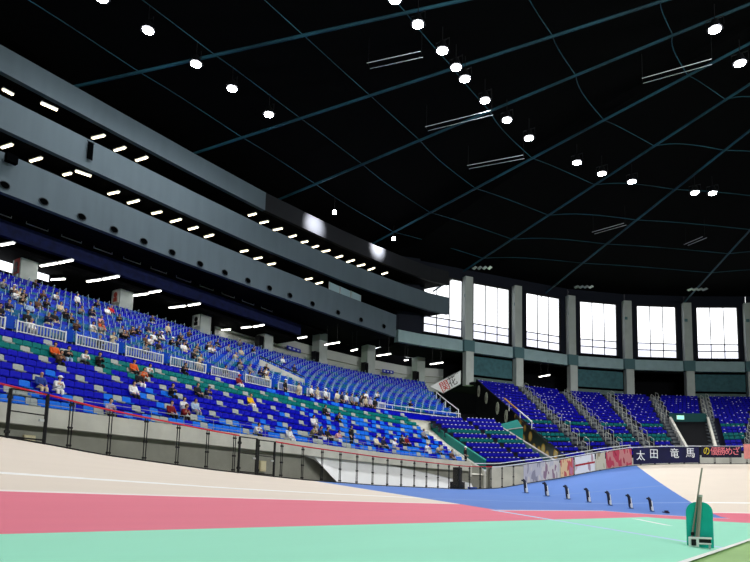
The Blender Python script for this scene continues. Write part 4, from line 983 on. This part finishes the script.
# ------------------------------------------------------------------ people
def person_meshes(pose):
    """joints -> (body, shirt, trousers, hair, shoe) meshes; x forward, z up, feet on z=0"""
    st = pose == 'stand'
    if st:
        hip = (0, 0, .92); che = (.02, 0, 1.28); nk = (.0, 0, 1.47); hd = (.03, 0, 1.6)
        kn = (.05, .1, .5); an = (-.02, .11, .08); toe = (.14, .12, .04); sh = (-.01, .19, 1.4); el = (-.04, .25, 1.12); wr = (.12, .22, .92)
    else:
        leanx = {'up': .02, 'lean': .26, 'read': .1}[pose]
        hip = (0, 0, .56); che = (leanx * .6, 0, .9 - leanx * .15); nk = (leanx + .02, 0, 1.1 - leanx * .4); hd = (leanx + .09, 0, 1.24 - leanx * .5)
        kn = (.46, .12, .52); an = (.44, .12, .09); toe = (.6, .13, .04); sh = (leanx * .95, .19, 1.03 - leanx * .38)
        if pose == 'up': el = (.1, .25, .74); wr = (.34, .15, .66)
        elif pose == 'lean': el = (.38, .2, .66); wr = (.52, .06, .78)
        else: el = (.2, .24, .78); wr = (.42, .1, .86)
    def S(p, s): return (p[0], p[1] * s, p[2])
    def lerp(a, c, t): return tuple(a[i] + (c[i] - a[i]) * t for i in range(3))
    def skin(name, V, E, Rr, root, sub=1):
        me = bpy.data.meshes.new(name); me.from_pydata(V, E, []); o = bpy.data.objects.new(name, me); COL.objects.link(o)
        md = o.modifiers.new('s', 'SKIN'); md.use_smooth_shade = True
        for i, sv in enumerate(me.skin_vertices[0].data):
            rr = Rr[i]; sv.radius = rr if isinstance(rr, tuple) else (rr, rr); sv.use_root = (i == root)
        if sub: o.modifiers.new('b', 'SUBSURF').levels = sub
        dg = bpy.context.evaluated_depsgraph_get(); out = bpy.data.meshes.new_from_object(o.evaluated_get(dg)); bpy.data.objects.remove(o); out.name = name
        return out
    V = [hip, che, nk, lerp(nk, hd, .55), hd, (hd[0] + .0, 0, hd[2] + .1)]; E = [(0, 1), (1, 2), (2, 3), (3, 4), (4, 5)]; Rr = [(.15, .12), (.16, .11), .055, .06, (.078, .095), (.06, .07)]
    V.append((hd[0] + .115, 0, hd[2] - .01)); E.append((4, 6)); Rr.append(.016)      # nose
    for s in (1, -1):
        V.append((hd[0], s * .085, hd[2])); E.append((4, len(V) - 1)); Rr.append(.018)   # ear
        i = len(V); V += [S(sh, s), S(el, s), S(wr, s)]; E += [(1, i), (i, i + 1), (i + 1, i + 2)]; Rr += [.06, .045, .032]
        dirv = Vector(S(wr, s)) - Vector(S(el, s)); dirv.normalize(); pal = Vector(S(wr, s)) + dirv * .07; j = len(V); V.append(tuple(pal)); E.append((i + 2, j)); Rr.append((.036, .02))
        for fi, (off, ln) in enumerate(((-.03, .06), (-.01, .075), (.01, .07), (.03, .055))):
            b0 = pal + dirv * .02 + Vector((0, off, 0)); t0 = b0 + dirv * ln * .6 + Vector((0, 0, -.012)); t1 = t0 + dirv * ln * .4 + Vector((0, 0, -.02))
            q0 = len(V); V += [tuple(t0), tuple(t1)]; E += [(j, q0), (q0, q0 + 1)]; Rr += [.009, .007]
        th0 = Vector(S(wr, s)) + dirv * .04 + Vector((0, -s * .045, .0)); th1 = th0 + dirv * .035 + Vector((0, -s * .01, 0)); q0 = len(V)
        V += [tuple(th0), tuple(th1)]; E += [(j, q0), (q0, q0 + 1)]; Rr += [.011, .008]
        hp = (hip[0], .09 * s, hip[2] - .02); i = len(V); V += [hp, S(kn, s), S(an, s), S(toe, s)]; E += [(0, i), (i, i + 1), (i + 1, i + 2), (i + 2, i + 3)]; Rr += [.09, .062, .042, .035]
    body = skin('body', V, E, Rr, 0)
    V = [hip, lerp(hip, che, .5), che, lerp(che, nk, .75)]; E = [(0, 1), (1, 2), (2, 3)]; Rr = [(.185, .15), (.19, .15), (.2, .15), (.085, .085)]
    for s in (1, -1):
        i = len(V); V += [S(sh, s), S(el, s), lerp(S(el, s), S(wr, s), .9)]; E += [(2, i), (i, i + 1), (i + 1, i + 2)]; Rr += [.085, .068, .052]
    shirt = skin('jacket', V, E, Rr, 0)
    V = [(hip[0], 0, hip[2] + .04), (hip[0], 0, hip[2] - .03)]; E = [(0, 1)]; Rr = [(.18, .15), (.17, .14)]
    for s in (1, -1):
        hp = (hip[0] + .04, .1 * s, hip[2] - .03); i = len(V); V += [hp, S(kn, s), lerp(S(kn, s), S(an, s), .95)]; E += [(1, i), (i, i + 1), (i + 1, i + 2)]; Rr += [.115, .085, .07]
    trou = skin('trousers', V, E, Rr, 0)
    hb = bmesh.new(); bmesh.ops.create_uvsphere(hb, u_segments=12, v_segments=8, radius=.118, matrix=Matrix.Translation((hd[0] - .022, 0, hd[2] + .045)) @ Matrix.Diagonal((1.02, .9, 1.05, 1)))
    bmesh.ops.delete(hb, geom=[v for v in hb.verts if v.co.z < hd[2] - .05 or (v.co.x > hd[0] + .055 and v.co.z < hd[2] + .07)], context='VERTS')
    hair = bpy.data.meshes.new('hair'); hb.to_mesh(hair); hb.free()
    hl = bmesh.new(); bmesh.ops.create_uvsphere(hl, u_segments=12, v_segments=8, radius=.13, matrix=Matrix.Translation((hd[0] - .04, 0, hd[2] - .02)) @ Matrix.Diagonal((.9, .95, 1.45, 1)))
    bmesh.ops.delete(hl, geom=[v for v in hl.verts if v.co.x > hd[0] + .05 and v.co.z < hd[2] + .08], context='VERTS')
    lhair = bpy.data.meshes.new('long_hair'); hl.to_mesh(lhair); hl.free()
    cp = bmesh.new(); bmesh.ops.create_uvsphere(cp, u_segments=12, v_segments=8, radius=.128, matrix=Matrix.Translation((hd[0] - .01, 0, hd[2] + .055)) @ Matrix.Diagonal((1.05, .95, .95, 1)))
    bmesh.ops.delete(cp, geom=[v for v in cp.verts if v.co.z < hd[2] + .04], context='VERTS')
    bmesh.ops.create_cone(cp, cap_ends=True, segments=12, radius1=.1, radius2=.1, depth=.02, matrix=Matrix.Translation((hd[0] + .1, 0, hd[2] + .05)) @ Matrix.Diagonal((1, .9, 1, 1)))
    cap = bpy.data.meshes.new('cap'); cp.to_mesh(cap); cp.free()
    sm = MB()
    for s in (1, -1): sm.hexa([(an[0] - .09, s * an[1] - .05, 0), (toe[0] + .05, s * toe[1] - .045, 0), (toe[0] + .05, s * toe[1] + .045, 0), (an[0] - .09, s * an[1] + .05, 0), (an[0] - .08, s * an[1] - .045, .11), (toe[0] + .03, s * toe[1] - .035, .06), (toe[0] + .03, s * toe[1] + .035, .06), (an[0] - .08, s * an[1] + .045, .11)])
    shoes = sm.mesh('shoes', M_frame)
    eyes = MB()
    for s in (1, -1): eyes.box((hd[0] + .088, s * .034, hd[2] + .022), (.02, .022, .014))
    eyem = eyes.mesh('eyes', M_frame)
    res = {'body': body, 'jacket': shirt, 'trousers': trou, 'hair': hair, 'long_hair': lhair, 'cap': cap, 'shoes': shoes, 'eyes': eyem}
    for k_, me_ in res.items():
        if not me_.materials: me_.materials.append(None)
        if k_ != 'shoes': me_.polygons.foreach_set('use_smooth', [True] * len(me_.polygons))
    return res
POSES = {p: person_meshes(p) for p in ('up', 'lean', 'read', 'stand')}
SKIN = [mat('skin_a', (224, 178, 150), .6), mat('skin_b', (206, 156, 126), .6)]
CLO = {}
CR = {'black': (22, 22, 28), 'navy': (24, 30, 66), 'white': (240, 240, 242), 'grey': (136, 138, 142), 'beige': (206, 192, 164), 'dark red': (128, 22, 30), 'orange': (224, 92, 34), 'yellow': (240, 190, 20), 'lilac': (190, 178, 206),
      'blue': (34, 64, 150), 'pink': (232, 176, 184), 'brown': (92, 62, 46), 'khaki': (120, 112, 84), 'red': (196, 30, 40), 'pale blue': (164, 188, 220), 'cream': (236, 226, 196)}
for n_, c_ in CR.items(): CLO[n_] = mat('cloth_' + n_.replace(' ', '_'), c_, .8)
HAIR = {'black': mat('hair_black', (16, 14, 16), .6), 'brown': mat('hair_brown', (52, 36, 26), .6), 'grey': mat('hair_grey', (140, 140, 140), .6)}
npers = 0
def person(loc, rz, pose, top, trou, hair, label, group, shoes=True):
    global npers
    npers += 1
    g = empty('person', loc, label, 'person', group, rz); ms = POSES[pose]
    def add(nm, key, m_):
        o = link(nm, ms[key], g); o.material_slots[0].link = 'OBJECT'; o.material_slots[0].material = m_; return o
    add('body', 'body', SKIN[npers % 2]); add('jacket', 'jacket', CLO[top]); add('trousers', 'trousers', CLO[trou])
    if hair == 'bald': pass
    elif hair == 'long': add('hair', 'long_hair', HAIR['black'])
    elif hair.startswith('cap'): add('hair', 'hair', HAIR['black']); add('cap', 'cap', CLO[hair[4:]])
    else: add('hair', 'hair', HAIR[hair])
    link('shoes', ms['shoes'], g); link('eyes', ms['eyes'], g)
    return g
GL = 'spectators in the lower tier'
LOWP = [
 (-25.75, 2, 'up', 'blue', 'beige', 'bald', 'bald person in a blue jacket and light trousers near the left edge'),
 (-24.95, 2, 'lean', 'white', 'white', 'cap white', 'person in white jacket and white cap beside the blue-jacketed one'),
 (-22.65, 7, 'up', 'orange', 'black', 'black', 'person in an orange jacket below the second white barrier'),
 (-21.95, 7, 'lean', 'black', 'pale blue', 'black', 'black-haired person in black with pale trousers beside the orange jacket'),
 (-22.9, 6, 'lean', 'brown', 'black', 'brown', 'person in brown one row below the orange jacket at left'),
 (-20.89, 7, 'lean', 'white', 'black', 'black', 'person in a white shirt bending forward on the green rows at left'),
 (-19.9, 7, 'read', 'black', 'black', 'black', 'person in a black jacket right of the bending white shirt'),
 (-23.2, 0, 'read', 'lilac', 'black', 'black', 'person in lilac shirt alone in the front row, reading'),
 (-17.45, 7, 'up', 'orange', 'black', 'black', 'person in an orange jacket in the middle of the lower tier'),
 (-17.5, 6, 'lean', 'orange', 'brown', 'brown', 'person in orange leaning forward one row below another orange jacket'),
 (-16.43, 7, 'lean', 'white', 'black', 'black', 'person in white with black hair right of the orange jackets'),
 (-19.95, 3, 'up', 'white', 'black', 'black', 'person in white shirt and black trousers below the orange jackets'),
 (-18.3, 5, 'up', 'black', 'white', 'black', 'person in black with white trousers just below the orange pair'),
 (-18.75, 1, 'up', 'dark red', 'black', 'black', 'large person in a dark red jacket near the front'),
 (-17.9, 1, 'lean', 'dark red', 'black', 'brown', 'smaller person in dark red next to the large one'),
 (-17.2, 2, 'read', 'white', 'blue', 'black', 'person in a white shirt right of the two dark red jackets'),
 (-16.3, 2, 'up', 'pale blue', 'grey', 'black', 'person in pale blue right of the dark red jackets'),
 (-16.63, 4, 'read', 'black', 'black', 'black', 'person in black two rows above the pale blue shirt'),
 (-12.12, 9, 'lean', 'black', 'black', 'black', 'person in black right under the fourth white barrier'),
 (-13.84, 5, 'up', 'black', 'black', 'black', 'person in black sitting with a companion in navy'),
 (-13.1, 5, 'lean', 'navy', 'grey', 'black', 'person in navy beside the one in black, mid lower tier'),
 (-9.0, 5, 'up', 'yellow', 'white', 'brown', 'person in a bright yellow jacket and white trousers'),
 (-13.0, 0, 'lean', 'white', 'black', 'black', 'person in white stooping in the front row above the double gate'),
 (-9.9, 0, 'up', 'white', 'white', 'long', 'person with long black hair in white at the front rail'),
 (-4.14, 3, 'up', 'white', 'grey', 'black', 'person in white two rows above the navy-clad group'),
 (-6.5, 1, 'lean', 'khaki', 'black', 'brown', 'person in khaki at the left of the front group'),
 (-5.5, 1, 'up', 'navy', 'white', 'black', 'person in navy with white trousers in the front group'),
 (-4.7, 1, 'up', 'black', 'black', 'black', 'person in black in the middle of the front group'),
 (-3.65, 1, 'lean', 'pink', 'white', 'black', 'person in pale pink near the right of the front group'),
 (-2.28, 1, 'stand', 'black', 'black', 'black', 'person in black standing at the right of the front group'),
 (-6.68, 9, 'up', 'dark red', 'white', 'cap red', 'person in dark red wearing a red cap under the barriers'),
 (.8, 6, 'up', 'black', 'black', 'black', 'person in black on the green rows below the crowd'),
 (1.3, 5, 'lean', 'black', 'black', 'black', 'person in black leaning just below the other on the green rows'),
 (2.09, 1, 'up', 'cream', 'black', 'black', 'person in cream near the front at the start of the blue paint'),
 (3.4, 1, 'up', 'navy', 'black', 'black', 'person in navy right of the cream jacket'),
 (5.3, 1, 'read', 'white', 'beige', 'cap white', 'person in white with a white cap near the corner'),
 (8.1, 2, 'up', 'black', 'black', 'black', 'person in black close to the corner stairs'),
 (9.0, 2, 'up', 'dark red', 'black', 'black', 'person in dark red beside one in black near the corner stairs'),
 (11.1, 1, 'read', 'white', 'white', 'cap cream', 'person in white with a cream sun hat near the corner'),
 (14.4, 4, 'up', 'grey', 'black', 'black', 'person in grey high up beside the stair ramp'),
 (13.0, 1, 'lean', 'beige', 'black', 'brown', 'person in beige leaning near the end of the front rows'),
 (14.2, 0, 'up', 'brown', 'navy', 'black', 'person in brown at the very end of the front row'),
]
for q, k, pose, t, tr, h, lab in LOWP:
    if pose == 'stand': loc = P(q, 42.35 + .95 * k, zl(q, k))
    else: loc = P(q, 42.78 + .95 * k, zl(q, k))
    person(loc, inward(q), pose, t, tr, h, lab, GL)
person(P(18.6, 44.2, 5.22), inward(18) + .4, 'stand', 'black', 'black', 'cap white', 'person in black with white cap standing on the pale stair ramp', None)
PROM = [(-.6, 'black', 'black', 'cap white'), (1.3, 'beige', 'beige', 'cap grey'), (3.1, 'white', 'black', 'grey'), (4.0, 'beige', 'white', 'black'), (5.2, 'white', 'navy', 'cap white'), (6.9, 'cream', 'grey', 'black'), (7.6, 'navy', 'black', 'black'),
        (8.3, 'white', 'blue', 'brown'), (9.1, 'grey', 'black', 'black'), (9.8, 'pale blue', 'black', 'black'), (10.5, 'black', 'grey', 'black'), (11.2, 'beige', 'black', 'brown'), (11.9, 'lilac', 'black', 'grey'), (12.6, 'black', 'black', 'black')]
for i, (q, t, tr, h) in enumerate(PROM):
    hh = h if not h.startswith('cap') else h[4:] + ' cap'
    if h.startswith('cap'): lab = 'person in %s with a %s standing at the promenade rail, %s from the left' % (t, hh, nth(i + 1))
    else: lab = '%s-haired person in %s standing in the promenade crowd, %s from the left' % (h, t, nth(i + 1))
    person(P(q, 51.95 + .0, 10.2), inward(q) + (math.pi if i % 4 == 1 else .2), 'stand', t, tr, h, lab, 'people standing on the promenade')
UPP = [(8, -19.27), (15, -14.48), (4, -21.55), (2, -22.94), (11, -18.89), (10, -18.65), (9, -18.2), (5, -19.62), (7, -18.07), (3, -19.4), (8, -16.96), (12, -14.25), (8, -15.84), (6, -16.52), (12, -12.22), (9, -13.64), (10, -12.0), (14, -9.36), (13, -8.35), (10, -9.52),
       (7, -13.14), (5, -14.1), (4, -13.05), (5, -12.35), (6, -10.97), (7, -9.72), (4, -10.42), (9, -7.15), (7, -7.41), (10, -4.25), (6, -7.0), (5, -6.3), (6, -5.28), (5, -5.1), (6, -4.05), (7, -1.68), (11, 2.42), (10, 3.0), (4, -.72), (10, 4.6), (3, 1.69), (5, 3.63), (15, 7.82), (13, 8.16), (11, 10.7), (8, 9.93),
       (2, 15.0), (1, 13.5), (3, 17.5), (1, 20.5)]
rx = random.Random(5)
for _i in range(44): UPP.append((min(15, int(rx.triangular(0, 16, 3))), round(rx.triangular(-26, 6, -15), 2)))
cols = ['white', 'black', 'navy', 'black', 'grey', 'white', 'black', 'pale blue', 'brown', 'navy', 'black', 'white', 'beige', 'black', 'white', 'grey', 'black', 'black', 'red', 'black', 'pink', 'orange', 'black', 'grey', 'brown', 'black', 'white', 'navy', 'black', 'beige', 'black', 'white', 'black', 'grey', 'navy', 'white', 'black', 'grey', 'black', 'beige', 'white', 'black', 'grey', 'black', 'white', 'navy', 'white', 'black', 'white', 'black'] + [rx.choice(['black', 'black', 'black', 'navy', 'grey', 'white', 'brown', 'beige']) for _ in range(44)]
seen = {}
rp_ = random.Random(11)
for i, (k, q) in enumerate(UPP):
    t = cols[i]; h = rp_.choice(['black', 'black', 'brown', 'grey', 'cap white' if i % 5 == 0 else 'black']); pose = 'stand' if i in (14, 29) else rp_.choice(['up', 'lean', 'read'])
    col_txt = 'behind the %s white barrier' % nth(max(1, min(11, 1 + sum(1 for s in spans if s[0] < q - .6) - 0)))
    hh = h.replace('cap white', 'white-capped') if h.startswith('cap') else h + '-haired'
    lab = '%s person in %s %s, %s upper-tier row, %s' % (hh, t, {'up': 'sitting upright', 'lean': 'leaning forward', 'read': 'looking down', 'stand': 'standing'}[pose], nth(k + 1), col_txt)
    R = ru(q, k) + .75 - .07
    person(P(q, R, 11.0 + .5 * k), inward(q) + rp_.uniform(-.25, .25), pose, t, rp_.choice(['black', 'navy', 'grey', 'black', 'beige']), h, lab, 'spectators in the upper tier')

# ------------------------------------------------------------------ world, camera, view
w = bpy.data.worlds.new('overcast_sky'); SC.world = w; w.use_nodes = True
bg = w.node_tree.nodes['Background']; bg.inputs[0].default_value = (.95, .97, 1, 1); bg.inputs[1].default_value = 2.2
cd = bpy.data.cameras.new('camera'); co = bpy.data.objects.new('camera', cd); COL.objects.link(co)
cd.sensor_width = 36; cd.lens = 650 / 750 * 36; cd.shift_y = .18695; cd.clip_end = 600; cd.clip_start = .05
psi, pit, rol = rad(35), rad(7), rad(1.4)
f = Vector((-math.sin(psi) * math.cos(pit), math.cos(psi) * math.cos(pit), math.sin(pit))); r0 = Vector((math.cos(psi), math.sin(psi), 0)); u0 = r0.cross(f)
r2 = r0 * math.cos(rol) + u0 * math.sin(rol); u2 = -r0 * math.sin(rol) + u0 * math.cos(rol)
co.matrix_world = Matrix.Translation((0, 0, 1.55)) @ Matrix((r2, u2, -f)).transposed().to_4x4()
SC.camera = co
vs = SC.view_settings; vs.view_transform = 'Standard'; vs.look = 'None'; vs.gamma = 1; vs.use_curve_mapping = False; vs.exposure = 0.0
